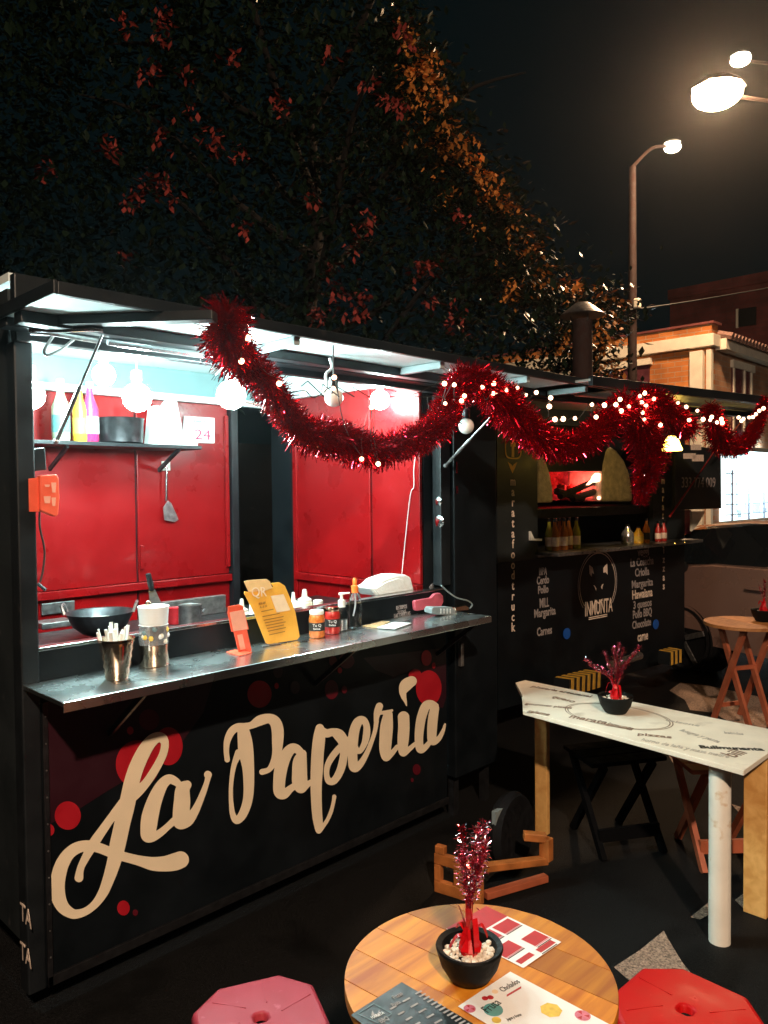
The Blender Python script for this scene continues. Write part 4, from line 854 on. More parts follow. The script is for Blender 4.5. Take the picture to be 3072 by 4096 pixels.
for sx,m,ds,r,h,lm in jl:
    p=P2(sx,2130,.07); base=Vector((p.x,p.y,zc2-.004)); bottle('sauce_bottle',ds,base,h,r,m,'jars and sauces on the pizza trailer ledge',cap='chrome',labelm=lm)
q=MB(); q.prism([P2(x,y,.02) for x,y in ((2124,2125),(2138,2155),(2168,2155),(2168,2164),(2124,2162))],-N2*.05); tag(q.build('napkin_holder','white_plastic'),'small white L-shaped holder at the left end of the pizza trailer ledge','holder')
# yellow lamp
p=P2(2687,1775,.62); t=thing('yellow_lamp','glowing yellow cone lamp over the right end of the pizza trailer','lamp',p)
q=MB(); q.lathe([(.070,-.05),(.074,-.045),(.045,.03),(.02,.055),(.001,.056)],p,20); q.build('shade','yellow_lamp',t,smooth=True)
q=MB(); q.tube([p+Vector((0,0,.05)),Vector((p.x,p.y,2.29))],.004,6); q.build('cord','wire',t)
# hazard bars below
t=thing('drawbar','black drawbar with yellow hazard stripes under the pizza trailer','drawbar',P2(2310,2750,.35))
def striped(a,b_,n_,r,t):
    q=MB(); q.bar(a,b_,r,r); q.build('bar','black_paint',t)
    for i in range(n_):
        u=(i+.35)/n_; c0=a.lerp(b_,u); c1=a.lerp(b_,u+.45/n_); q=MB(); q.bar(c0,c1,r+.006,r+.006); q.build('hazard_stripe','stripe_yellow',t)
striped(P2(2245,2748,.35),P2(2375,2712,.2),6,.11,t)
t=thing('tow_bar','grey pipe with yellow stripes near the car wheel','pipe',P2(2600,2640,.3))
q=MB(); q.tube([P2(2440,2662,.35),P2(2560,2622,.35)],.03,10); q.build('pipe','worn_steel',t,smooth=True)
striped(P2(2655,2632,.3),P2(2705,2618,.3),3,.10,t)

# ================================================================== TREE
tc_=random.Random(21)
sil=[(-500,1300),(-500,-600),(900,-600),(1300,-300),(1560,60),(1650,75),(1740,240),(1790,400),(1850,540),(1950,690),(2060,800),(2140,920),(2200,1040),(2270,1120),(2330,1170),(2470,1150),(2490,1250),(2440,1350),(2470,1480),(2460,1600),(2100,1650),(600,1500)]
def inside(x,y):
    c=False; j=len(sil)-1
    for i in range(len(sil)):
        xi,yi=sil[i]; xj,yj=sil[j]
        if (yi>y)!=(yj>y) and x<(xj-xi)*(y-yi)/(yj-yi)+xi: c=not c
        j=i
    return c
TR=thing('tree','broad dark tree with orange and red blossom clusters rising behind the trailers','tree',W(1250,1400,t=9.8)*1.0)
TR.location.z=0
tr=Vector(TR.location)
q=MB(); q.tube(vcurve([tr,tr+Vector((.1,0,1.5)),tr+Vector((-.1,.1,3.2)),tr+Vector((.1,0,5)),tr+Vector((0,0,6.5))],5),[.22-.009*i for i in range(21)],12); q.build('trunk','bark',TR,smooth=True)
for i in range(16):
    z=2.2+i*.28; a=i*2.4; d=Vector((math.cos(a),math.sin(a),.55)); p=tr+Vector((0,0,z)); q=MB(); q.tube(vcurve([p,p+d*.9,p+d*1.9+Vector((0,0,.3)),p+d*2.7],4),[.06-.0042*k for k in range(13)],7); q.build('limb','bark',TR,smooth=True)
def leafset(centers,size,name,m,tilt=.8):
    vs=[];fs=[]
    for c in centers:
        s=size*tc_.uniform(.6,1.3); a=Vector((tc_.uniform(-1,1),tc_.uniform(-1,1),tc_.uniform(-1.2,.4))).normalized(); x,y=ortho(a); 
        n0=len(vs); vs+=[c,c+a*s*.45+x*s*.28,c+a*s,c+a*s*.45-x*s*.28+y*s*.06]; fs+=[(n0,n0+1,n0+2),(n0,n0+2,n0+3)]
    q=MB(); q.v=vs; q.f=fs; o=q.build(name,m,TR,kind='stuff'); return o
def rp():
    while True:
        x=tc_.uniform(-450,2500); y=tc_.uniform(-550,1620)
        if inside(x,y): return x,y
def edge_depth(x,y):
    # distance to the right outline in px
    for k in range(0,900,30):
        if not inside(x+k,y-k*.3): return k
    return 900
cl=[]
for i in range(1200):
    x,y=rp(); d=edge_depth(x,y); t_=9.0+tc_.uniform(-1,1)*min(1.9,.35+d/350); c=W(x,y,t=t_)
    for k in range(26): cl.append(c+Vector((tc_.gauss(0,.20),tc_.gauss(0,.20),tc_.gauss(0,.20))))
cl=[c for c in cl if c.z>2.55]
leafset(cl,.11,'crown_leaves','leaf')
# right flank made denser with leaves that catch the lamp
fl_=[]
for i in range(380):
    while True:
        x,y=tc_.uniform(1500,2490),tc_.uniform(60,1600)
        if inside(x,y) and edge_depth(x,y)<330: break
    c=W(x,y,t=8.9+tc_.uniform(-.5,.5))
    for k in range(22): fl_.append(c+Vector((tc_.gauss(0,.13),tc_.gauss(0,.13),tc_.gauss(0,.13))))
leafset(fl_,.085,'crown_leaves','leaf')
oc=[]  # orange of these blossoms also carries lamplight on the right outline
for i in range(105):
    while True:
        x,y=tc_.uniform(1600,2490),tc_.uniform(70,1560)
        if inside(x,y) and edge_depth(x,y)<tc_.choice((70,130,260)): break
    c=W(x,y,t=8.5+tc_.uniform(-.25,.25))
    for k in range(int(tc_.uniform(8,20))): oc.append(c+Vector((tc_.gauss(0,.055),tc_.gauss(0,.055),tc_.gauss(0,.055))))
leafset(oc,.085,'blossoms','leaf_orange')
rc=[]
spots=[(640,60),(660,130),(620,260),(610,280),(650,520),(440,570),(470,590),(830,550),(870,580),(960,610),(650,740),(670,780),(600,720),(1130,410),(1330,220),(1480,330),(1540,390),(1600,430),(1310,1080),(1270,1240),(1300,1260),(1350,1140),(1440,1160),(1430,1200),(1430,1240),(1340,1200),(1700,1080),(1720,1060),(1670,1110),(1710,1210),(1840,870),(1480,870),(1450,950),(1420,980),(980,900),(530,830),(560,760),(1830,1260),(1810,1310),(1260,800),(760,290),(180,690),(500,1040),(520,90),(920,240),(740,440),(1010,1280),(1620,120),(1650,180)]
for (x,y) in spots:
    for rep in range(2):
        c=W(x+tc_.uniform(-25,25),y+tc_.uniform(-25,25),t=7.3+tc_.uniform(-.3,.3))
        for k in range(int(tc_.uniform(5,16))): rc.append(c+Vector((tc_.gauss(0,.045),tc_.gauss(0,.045),tc_.gauss(0,.045))))
leafset(rc,.08,'blossoms','leaf_red')

# ================================================================== STREET LAMPS, HOUSES
def street_lamp(label,base,top,arm,headc,hs,m='lamp_glass'):
    t=thing('street_lamp',label,'street lamp',base)
    q=MB(); q.tube([base,Vector(base).lerp(Vector(top),.5),top],[.105,.075,.055],14); q.build('pole','concrete_post',t,smooth=True)
    q=MB(); q.tube(vcurve([top,Vector(top).lerp(Vector(headc),.5)+Vector((0,0,.15)),headc],6),.028,8); q.build('arm','concrete_post',t,smooth=True)
    hd=(Vector(headc)-Vector(top)); hd.z*=.3; hd.normalize()
    q=MB(); q.lathe([(hs*.3,-hs*1.1),(hs*.8,-hs*.6),(hs,0),(hs*.8,hs*.7),(.001,hs*1.1)],Vector(headc)+Vector((0,0,.06)),16,hd); q.v=[Vector((v.x,v.y,headc[2]+.06+max(0,(v.z-headc[2]-.06))*.5)) for v in q.v]; hs_=q.build('head_shell','worn_steel',t,smooth=True)
    q=MB(); q.ball(headc,hs,18,(1,1,.55)); q.build('lens',m,hs_,smooth=True); return t
pb=W(2528,1500,t=12.6); bt=(pb.x,pb.y,0); tp=W(2530,668,t=12.6); hd=W(2690,590,t=12.8)
street_lamp('tall street lamp on a reddish concrete pole behind the pizza trailer',bt,(tp.x,tp.y,tp.z),None,(hd.x,hd.y,hd.z),.13)
t_=bpy.data.objects['street_lamp']
q=MB(); p=W(2548,1215,t=12.5); q.box((p.x-.06,p.y-.06,p.z-.08),(p.x+.04,p.y+.04,p.z+.08)); q.build('junction_box','stucco_white',t_,bevel=.02)
q=MB(); q.tube(vcurve([W(1500,1330,t=14),W(2000,1262,t=13.3),W(2530,1238,t=12.5),W(3200,1130,t=13)],8),.012,5); tag(q.build('overhead_wire','wire'),'thin overhead wire running to the reddish lamp pole','wire')
h1=W(2870,375,t=11); 
LA=street_lamp('nearest street lamp, blazing warm white at the upper right',(h1.x+2.6,h1.y-2.6,0),(h1.x+2.6,h1.y-2.6,h1.z-.9),None,(h1.x,h1.y,h1.z),.34,'lamp_glass_bright')
LA['label']='nearest street lamp, blazing warm white at the upper right'
h2=W(2962,240,t=14)
street_lamp('second street lamp shining just above and right of the brightest one',(h2.x+3,h2.y-3,0),(h2.x+3,h2.y-3,h2.z-.9),None,(h2.x,h2.y,h2.z),.17)
# lamp on the near side of the street, behind the viewer
h3=(-2.2,-3.6,6.2)
LB=street_lamp('street lamp standing behind the viewer on the near side of the street',(-3.8,-3.6,0),(-3.8,-3.6,5.6),None,h3,.16)
lamp('near_street_light','POINT',(h3[0],h3[1],h3[2]-.22),2800,(1,.74,.53),.12,LB)

HS=thing('brick_house','brick house with white beams and a lit ground floor shop on the right','house',(14.1,5.6,0))
hc=Vector((14.1,5.6,0)); H_=4.25
b=MB(); b.box((14.1,5.6,0),(14.3,12,H_)); b.build('west_wall','brick_x',HS)
b=MB(); b.box((14.302,5.6,0),(26,5.8,H_)); b.build('south_wall','brick_y',HS)
def hx(x,y): return W(x,y,X=14.1)
def hy(x,y): return W(x,y,Y=5.6)
b=MB(); b.box((13.97,5.5,4.26),(14.302,12,4.48)); b.build('cornice','stucco_white',HS,bevel=.01)
b=MB(); b.box((14.304,5.40,4.22),(26,5.6,4.42)); b.build('cornice','stucco_white',HS,bevel=.01)
b=MB(); b.box((14.0,5.55,0),(14.098,5.5+.14,4.2)); b.build('corner_trim','stucco_white',HS)
yA=hx(2768,1500).y; yB=hx(2820,1500).y
b=MB(); b.box((13.98,yB,0),(14.098,yA,4.2)); b.build('white_pillar','stucco_white',HS,bevel=.01)
yw0=hx(2600,1480).y; ztw=hx(2600,1460).z
b=MB(); b.box((14.06,yw0,2.0),(14.098,yw0+2.6,ztw)); b.build('window','window_dark',HS)
b=MB(); b.box((14.0,yw0-.05,ztw+.002),(14.098,yw0+2.6,ztw+.12)); b.build('lintel','stucco_white',HS)
b = MB(); b.box((14.02,5.55,4.482),(14.3,12,4.66)); b.build('parapet', 'brick_x', HS)
b = MB(); b.box((13.98,5.5,4.662),(14.35,12,4.70)); b.build('parapet_cap', 'brick_dark', HS)
# tiled eave on south side
mat('roof_tile', (.30,.17,.14), .85, var=.3)
for i in range(60):
    X=14.35+i*.17; b=MB(); b.tube([(X,5.30,4.44),(X,5.9,4.62)],.07,6); b.build('roof_tile', 'roof_tile', HS)
x0=hy(2925,1500).x; x1_=hy(2990,1500).x; zt_=hy(2960,1480).z
fr=MB(); fr.box((x0-.05,5.54,zt_),(x1_+.25,5.598,zt_+.14)); fr.build('lintel','stucco_white',HS)
wn=MB(); wn.box((x0,5.57,2.55),(x1_+.12,5.598,zt_-.002)); wno=wn.build('window','window_dark',HS)
for X in (x0+.02,(x0+x1_)/2+.15,x1_+.1):
    q=MB(); q.box((X-.03,5.545,2.55),(X+.03,5.568,zt_-.004)); q.build('window_bar','stucco_white',wno)
# shop front
sx0=hy(2886,1900).x-.1; zt_=hy(2886,1818).z; zb_=hy(2886,2085).z
b=MB(); b.box((sx0,5.56,zb_),(25,5.598,zt_)); b.build('shop_window','shop_glow',HS)
b=MB(); b.box((sx0-.1,5.40,zt_+.002),(25,5.598,zt_+.16)); b.build('shop_canopy','grey_sheet',HS,bevel=.01)
for i in range(5):
    z=zb_+.12+i*.19; q=MB(); q.tube([(sx0,5.48,z),(25,5.48,z)],.012,6); q.build('grille_bar','grille',HS)
for i in range(12):
    X=sx0+.3+i*.85; q=MB(); q.tube([(X,5.48,zb_),(X,5.48,zb_+.95)],.02,6); q.build('grille_bar','grille',HS)
for (x,y,w_,h_) in ((2990,1950,30,50),(3000,2010,30,40),(2940,2040,14,30),(3040,1960,10,60),(3040,2030,16,20),(2970,1940,4,110),(2935,1930,4,120)):
    p=hy(x,y); p3=hy(x+w_,y+h_); q=MB(); q.box((p.x,5.545,p3.z),(p3.x,5.558,p.z)); q.build('shelf_item','shop_item',HS)
lamp('shop_light','AREA',(sx0+1.5,5.3,zt_-.2),60,(.72,.96,1),1.2,HS).rotation_euler=(rad(70),0,0)
# dark brick building beyond
DB=thing('brick_building','tall dark red brick building without windows but one small vent, far right','building',(24,9,0))
p0=W(2680,1200,t=28); 
b=MB(); b.box((p0.x,p0.y-14,0),(p0.x+8,p0.y,p0.z)); b.build('wall','brick_dark',DB)
b=MB(); b.box((p0.x-.08,p0.y-14,p0.z+.002),(p0.x+8,p0.y+.05,p0.z+.35)); b.build('coping','brick_dark',DB)
p=W(2990,1268,X=p0.x-.02); q=MB(); q.box((p0.x-.06,p.y-.28,p.z-.3),(p0.x-.003,p.y+.28,p.z+.3)); q.build('vent','black_paint',DB)
q=MB(); q.box((p0.x-.08,p.y+.285,p.z-.32),(p0.x-.003,p.y+.36,p.z+.32)); q.build('vent_frame','stucco_white',DB)
# red tarp at far left roof
t=thing('red_tarp','dark red tarp lying over the roof edge at the far left','tarp',W(60,1150,Y=3.2))
q=MB(); q.prism([W(x,y,Y=3.3) for x,y in ((-120,1130),(0,1122),(60,1120),(110,1118),(152,1140),(120,1165),(60,1170),(0,1190),(-120,1200))],(0,.5,0)); q.build('cloth','tarp_red',t,bevel=.02)

# ================================================================== CAR
cdx=Vector((.35,.936,0)).normalized(); cnx=Vector((-cdx.y,cdx.x,0))   # cnx points to the viewer side
wc=Vector((7.2,3.09,.32))
def CP(a,o,z): return Vector((wc.x,wc.y,0))+cdx*a+cnx*o+Vector((0,0,z))
CAR=thing('parked_car','tan-silver parked car with dark windows at the right of the pizza trailer','car',(wc.x,wc.y,0))
# sections: along a, half profile lofted across width
prof=[(.85,.45,.62),(.80,.30,.72),(.55,.30,.90),(.30,.30,.96),(-.30,.30,1.03),(-1.2,.30,1.05),(-2.4,.30,1.06),(-3.2,.30,1.06),(-3.45,.35,1.0)]
q=MB(); vs=[];fs=[]
offs=((0.0,0),(.03,.5),(.0,1),(-.10,1.03),(-1.62,1.03),(-1.72,1),(-1.75,.5),(-1.72,0))
for a,z0,z1 in prof:
    for o,f in offs: vs.append(CP(a,o,z0+(z1-z0)*min(f,1)+(f-1 if f>1 else 0)))
n=len(offs)
for i in range(len(prof)-1):
    for k in range(n): fs.append((i*n+k,i*n+(k+1)%n,(i+1)*n+(k+1)%n,(i+1)*n+k))
fs+=[tuple(range(n)),tuple((len(prof)-1)*n+k for k in range(n))[::-1]]
q.add(vs,fs); q.build('body','car_paint',CAR,smooth=True)
cab=[(.80,.90,.92),(.10,1.02,1.36),(-.5,1.05,1.42),(-2.0,1.05,1.43),(-2.9,1.05,1.36),(-3.3,1.03,1.08)]
q=MB(); vs=[];fs=[]; offs2=((-.06,0),(-.20,.93),(-.30,1),(-1.45,1),(-1.55,.93),(-1.68,0))
for a,z0,z1 in cab:
    for o,f in offs2: vs.append(CP(a,o,z0+(z1-z0)*f))
n=len(offs2)
for i in range(len(cab)-1):
    for k in range(n): fs.append((i*n+k,i*n+(k+1)%n,(i+1)*n+(k+1)%n,(i+1)*n+k))
fs+=[tuple(range(n)),tuple((len(cab)-1)*n+k for k in range(n))[::-1]]
q.add(vs,fs); q.build('glasshouse','car_glass',CAR,smooth=True)
q=MB(); vs=[];fs=[]
for a,z0,z1 in cab[1:5]:
    for o in (-.22,-.30,-.9,-1.45,-1.53): vs.append(CP(a,o,z1+(.0 if o in(-.22,-1.53) else .022)))
fs=[(i*5+k,i*5+k+1,(i+1)*5+k+1,(i+1)*5+k) for i in range(3) for k in range(4)]; q.add(vs,fs); q.build('roof','car_paint',CAR,smooth=True)
for a in (-.95,-2.1):
    q=MB(); q.bar(CP(a,-.055,1.05),CP(a-.05,-.19,1.39),.07,.02); q.build('door_pillar','car_glass',CAR)
q=MB(); q.bar(CP(.10,-.19,1.37),CP(.76,-.07,.93),.05,.03); q.build('front_pillar','car_glass',CAR)
for a in (0,-2.6):
    q=MB(); c=CP(a,.03,.32); q.lathe([(.16,-.02),(.30,-.02),(.325,.0),(.325,-.2),(.001,-.2)],c,28,cnx); q.lathe([(.20,.0),(.37,.0),(.37,-.25),(.20,-.25)],CP(a,-.0,.34),28,cnx); tyre=q.build('wheel_arch','tyre',CAR,smooth=True)
    q=MB(); q.lathe([(.29,-.05),(.30,.004),(.28,.006),(.25,-.03),(.06,-.02),(.05,.004),(.001,.006)],c,28,cnx); whl=q.build('rim','dark_steel',tyre,smooth=True)
    for k in range(5):
        aa=k*1.2566+.3; d=cdx*math.cos(aa)+Vector((0,0,math.sin(aa))); q=MB(); q.bar(c+d*.04+cnx*.012,c+d*.27+cnx*.008,.05,.015,up=cnx); q.build('spoke','worn_steel',tyre,bevel=.004)
q=MB(); q.bar(CP(-1.0,.036,.30),CP(-1.0,.036,1.0),.006,.004); q.bar(CP(-2.1,.036,.36),CP(-2.1,.036,1.0),.006,.004); q.build('door_gap','black_paint',CAR)
q=MB(); q.bar(CP(-.9,.05,.88),CP(-.72,.05,.88),.02,.025); q.build('door_handle','car_paint',CAR,bevel=.004)
q=MB(); q.ball(CP(.0,.06,1.0),.10,12,(1,.6,.6)); q.build('mirror','black_paint',CAR,smooth=True)

# ================================================================== WHITE BAR TABLE
TW=.72
WT=thing('printed_table','long narrow white table with printed lettering on wooden legs, right','table',(3.2,1.6,0))
top=[W(x,y,z=TW) for x,y in ((2100,2720),(2062,2730),(2088,2780),(2092,2842),(2975,3082),(3130,3015),(3300,2975))]
pf=W(3072,2915,z=TW); dirf=(pf-top[0]); far=top[0]+dirf*1.04; 
nr=top[4]; 
poly=[top[0],top[1],top[2],top[3],nr,Vector((far.x,nr.y-.0,TW))]
q=MB(); q.prism([Vector((p.x,p.y,TW-.02)) for p in poly],(0,0,.02)); q.build('tabletop','tabletop_print',WT,bevel=.002)
zm=lambda x,y:(2050+x/1.623,2650+y/1.623)
def tt(s,x,y,x2,y2,h,m,bold=.001):
    p=W(*zm(x,y),z=TW+.0012); p3=W(*zm(x2,y2),z=TW+.0012); d=(p3-p); L=d.length; d.normalize(); text(s,p,d,Vector((-d.y,d.x,0)),h,m,WT,fit=L,bold=bold,depth=.0003)
tt('pizzas',808,470,1030,492,.05,'print_brown')
tt('Bullmunanta',1218,555,1635,572,.05,'print_black',.002)
tt('bill',1440,618,1520,590,.09,'print_brown')
tt('pizzeria artesanal',118,158,500,225,.05,'print_brown')
tt('gourmet pizzas',80,272,385,300,.045,'print_brown')
tt('marata',360,355,600,400,.075,'print_brown')
tt('inmunta',600,405,770,440,.075,'print_brown')
tt('calzone',990,378,1210,415,.04,'print_faint')
tt('lasagna y pasta',1080,440,1330,520,.045,'print_faint')
tt('bebidas',1375,460,1500,470,.04,'print_faint')
tt('horno de leña y masa madre',830,505,1400,620,.05,'print_faint')
tt('queso',250,225,390,260,.06,'print_brown'); tt('salame',90,320,230,345,.06,'print_brown')
for rx in (.20,.19):
    c=W(*zm(680,345),z=TW+.001); q=MB(); n=48; vs=[]
    for k in range(n):
        a=6.2832*k/n
        for s in (rx,rx-.004): vs.append(c+Vector((s*math.cos(a)*.85,s*1.25*math.sin(a),0)))
    q.add(vs,[(2*k,2*k+1,(2*k+3)%(2*n),(2*k+2)%(2*n)) for k in range(n)]); q.build('printed_ring','print_brown',WT)
wood('wood_leg',(.62,.30,.08),(.82,.47,.16),0,20,1)
mat('bulb_lit_leg', (.86,.80,.70), .5, var=.05, scale=12, dirt=((.62,.40,.2), 14, .62))  # pale colour puts the bulbs' white light on a wooden leg
pc_=W(2878,3765,z=0); q=MB(); q.lathe([(.040,0),(.040,TW-.024)],pc_,24); q.build('round_leg','bulb_lit_leg',WT,smooth=True)
p=W(3025,3655,z=0); q=MB(); q.box((p.x-.02,p.y-.045,0),(p.x+.02,p.y+.045,TW-.024)); q.build('leg','wood_leg',WT,bevel=.003)
p=W(2170,3330,z=0); q=MB(); q.box((p.x-.015,p.y-.035,0),(p.x+.015,p.y+.035,TW-.024)); q.build('leg','wood_leg',WT,bevel=.003)
q=MB(); q.bar(Vector((3.1,1.12,TW-.05)),Vector((3.35,2.15,TW-.05)),.03,.05); q.build('apron','wood_leg',WT)

# ================================================================== tinsel plants in bowls
def plant(label,c,R,height,stems,seed,purple=True,lean=0):
    rg=random.Random(seed); c=Vector(c)
    t=thing('tinsel_plant',label,'table decoration',c,'tinsel plants in black bowls')
    H=R*.95
    q=MB(); q.lathe([(R*.45,0),(R*.62,.004),(R*.85,H*.45),(R,H),(R*.97,H+.004),(R*.82,H),(R*.74,H*.72),(.001,H*.70)],c,36); bw_=q.build('bowl','bowl_black',t,smooth=True)
    q=MB()
    for i in range(130):
        a=rg.uniform(0,6.28); r=R*.74*math.sqrt(rg.random()); q.ball(c+Vector((r*math.cos(a),r*math.sin(a),H*.74+rg.uniform(0,.008))),rg.uniform(.005,.009),6,(1,rg.uniform(.7,1),.7))
    q.build('pebbles','pebble',bw_,smooth=True,kind='stuff')
    q=MB(); q.lathe([(R*.30,H*.75),(R*.34,H*1.0),(R*.22,H*1.3),(R*.14,H*1.7)],c,12); q.v=[v+Vector((rg.uniform(-.004,.004),rg.uniform(-.004,.004),rg.uniform(-.003,.003))) for v in q.v]; q.build('foil_base','ribbon_red',t)
    for i in range(7):
        a=rg.uniform(0,6.28); d=Vector((math.cos(a),math.sin(a),0)); p=c+Vector((0,0,H*1.3)); x=Vector((-d.y,d.x,0))
        pts=[p,p+d*R*.35+Vector((0,0,rg.uniform(.0,.05))),p+d*R*rg.uniform(.4,.6)+Vector((0,0,rg.uniform(-.03,.02)))] if i<4 else [p,p+d*.01+Vector((0,0,height*.12)),p+d*.025+Vector((0,0,height*.28))]
        pp=vcurve(pts,4); q=MB(); vs=[]; wd=.006
        for k,v in enumerate(pp): vs+=[v-x*wd,v+x*wd]
        q.add(vs,[(2*k,2*k+1,2*k+3,2*k+2) for k in range(len(pp)-1)]); q.build('ribbon','ribbon_red',t)
    for (dx,dz,leafy) in stems:
        # dx is sideways reach (fraction of height), across the view; dz reach up
        side=_r0*dx*height+Vector((rg.uniform(-.02,.02),rg.uniform(-.02,.02),0)); tip=c+side+Vector((0,0,H+height*dz)); b0=c+Vector((rg.uniform(-.006,.006),rg.uniform(-.006,.006),H))
        pts=vcurve([b0,b0.lerp(tip,.4)+Vector((0,0,height*.10))-side*.18,b0.lerp(tip,.75)+Vector((0,0,height*.04))-side*.08,tip],7); q=MB(); q.tube(pts,.0011,5); q.build('stem','tinsel_purple',t)
        vs=[];fs=[];v2=[];f2=[]
        for k in range(int(leafy*1.7)):
            u=rg.uniform(.30,1); i=min(int(u*(len(pts)-1)),len(pts)-2); p=pts[i].lerp(pts[i+1],rg.random()); a=Vector((rg.uniform(-1,1),rg.uniform(-1,1),rg.uniform(-.3,1))).normalized(); x,y=ortho(a); s=rg.uniform(.004,.012); w_=s*.28
            tgt,tf=(vs,fs) if rg.random()<.74 else (v2,f2); n0=len(tgt); p=p+a*rg.uniform(0,.012); tgt+=[p,p+a*s*.5+x*w_,p+a*s,p+a*s*.5-x*w_]; tf+=[(n0,n0+1,n0+2,n0+3)]
        if vs: q=MB(); q.v=vs; q.f=fs; q.build('foil_leaves','tinsel_purple' if rg.random()<.55 else 'tinsel_red',t,kind='stuff')
        if v2: q=MB(); q.v=v2; q.f=f2; q.build('silver_sequins','foil_silver',t,kind='stuff')
    return t
RT=Vector((1.248,.966,0)); RZT=.75
plant('red and purple tinsel plant in a black bowl on the round wooden table in front',(1.228,.974,RZT+.001),.069,.255,[(.0,.95,150),(.07,.98,150),(-.07,.95,120),(.14,.85,100),(-.14,.78,90),(.03,.8,130),(-.03,.7,100),(.1,.7,90)],31)
pp=W(2462,2850,z=TW)
plant('red tinsel plant with silver sprays in a black bowl on the white printed table',(pp.x,pp.y+.0,TW+.001),.080,.235,[(-.05,1.0,240),(.02,.95,240),(-.65,.72,110),(-.5,.62,90),(.38,.95,200),(.3,.85,160),(.1,.6,220),(0,.5,220),(.05,.4,220),(-.12,.85,200),(.15,.9,200)],32)
# ================================================================== ROUND TABLES
def round_table(label,ctr,R,z,ang,n,seed,mname,legm):
    t=thing('round_table',label,'table',(ctr[0],ctr[1],0),'round wooden tables')
    d=Vector((math.cos(ang),math.sin(ang),0)); x=Vector((-d.y,d.x,0)); c=Vector((ctr[0],ctr[1],0))
    for i in range(n):
        s0=-R+2*R*i/n+.0006; s1=-R+2*R*(i+1)/n-.0006; pts=[]
        for k in range(9): s=s0+(s1-s0)*k/8; pts.append(c+x*s+d*math.sqrt(max(R*R-s*s,0)))
        for k in range(9): s=s1-(s1-s0)*k/8; pts.append(c+x*s-d*math.sqrt(max(R*R-s*s,0)))
        q=MB(); q.prism([Vector((p.x,p.y,z-.024)) for p in pts],(0,0,.024)); q.build('plank',mname,t,bevel=.0012)
    for s in (-1,1):
        q=MB(); q.bar(c+x*s*R*.45+d*R*.6+Vector((0,0,.0)),c+x*s*R*.45-d*R*.5+Vector((0,0,z-.03)),.025,.04); q.build('leg',legm,t)
        q=MB(); q.bar(c+x*s*(R*.45-.03)-d*R*.6+Vector((0,0,.0)),c+x*s*(R*.45-.03)+d*R*.5+Vector((0,0,z-.03)),.025,.04); q.build('leg',legm,t)
    for f in (.15,.55):
        q=MB(); q.bar(c-x*R*.45+d*R*(.6-1.1*f)+Vector((0,0,z*f)),c+x*R*.45+d*R*(.6-1.1*f)+Vector((0,0,z*f)),.02,.03); q.build('stretcher',legm,t)
    return t
pa=W(1445,3808,z=RZT); pb_=W(1835,4004,z=RZT); an=math.atan2(pb_.y-pa.y,pb_.x-pa.x)
wood('plank_wood',(.36,.085,.004),(.68,.26,.016),an,30,.10)
wood('plank_wood_red',(.42,.14,.04),(.62,.26,.08),0,30,.10)
round_table('round wooden plank table with menus and a tinsel plant, in front',RT,.276,RZT,an,6,1,'plank_wood','wood_pale')
c2=W(2975,2488,z=.75); 
round_table('small round wooden table by the parked car, cut by the right edge',c2,.275,.75,1.1,6,2,'plank_wood_red','wood_red')
plant('red tinsel plant in a black bowl on the far round table',(c2.x+.12,c2.y-.10,.751),.09,.22,[(-.05,1.0,110),(.05,.95,110),(-.12,.8,90),(.1,.6,120)],33)
# menus on the front table
def sheet(name,label,quad,m,th=.0008,zz=.7512):
    t=thing(name,label,'menu',W(*quad[0],z=zz),'menus on the round table'); P=[W(x,y,z=zz) for x,y in quad]
    q=MB(); q.prism(P,(0,0,th)); q.build('sheet',m,t); 
    def uv(u,v): 
        a=P[0].lerp(P[1],u); b_=P[3].lerp(P[2],u); return a.lerp(b_,v)+Vector((0,0,th+.0004))
    return t,uv
def rect(uv,t,u0,v0,u1,v1,m,name='printed_block',dz=0):
    q=MB(); q.poly([uv(u0,v0)+Vector((0,0,dz)),uv(u1,v0)+Vector((0,0,dz)),uv(u1,v1)+Vector((0,0,dz)),uv(u0,v1)+Vector((0,0,dz))]); q.build(name,m,t)
# red and white menu: u along the long side
t,uv=sheet('red_menu','red and white laminated menu under the far side of the bowl',[(1945,3626),(2245,3769),(2093,3873),(1785,3715)],'paper')
rect(uv,t,0,0,.30,1,'print_red')
rect(uv,t,.33,.05,.50,.46,'print_red'); rect(uv,t,.33,.52,.50,.95,'print_red'); rect(uv,t,.68,.03,.86,.40,'print_red'); rect(uv,t,.60,.56,.78,.98,'print_red'); rect(uv,t,.90,.08,.97,.48,'print_red'); rect(uv,t,.88,.60,.95,.95,'print_red')
for u,v0,v1 in ((.52,.05,.46),(.52,.52,.95),(.885,.03,.40),(.80,.56,.98),(.985,.1,.5)): rect(uv,t,u,v0,u+.012,v1,'print_black')
for u,v0,v1 in ((.505,.05,.46),(.505,.52,.95),(.865,.03,.40),(.785,.56,.98)): rect(uv,t,u,v0,u+.01,v1,'print_pink')
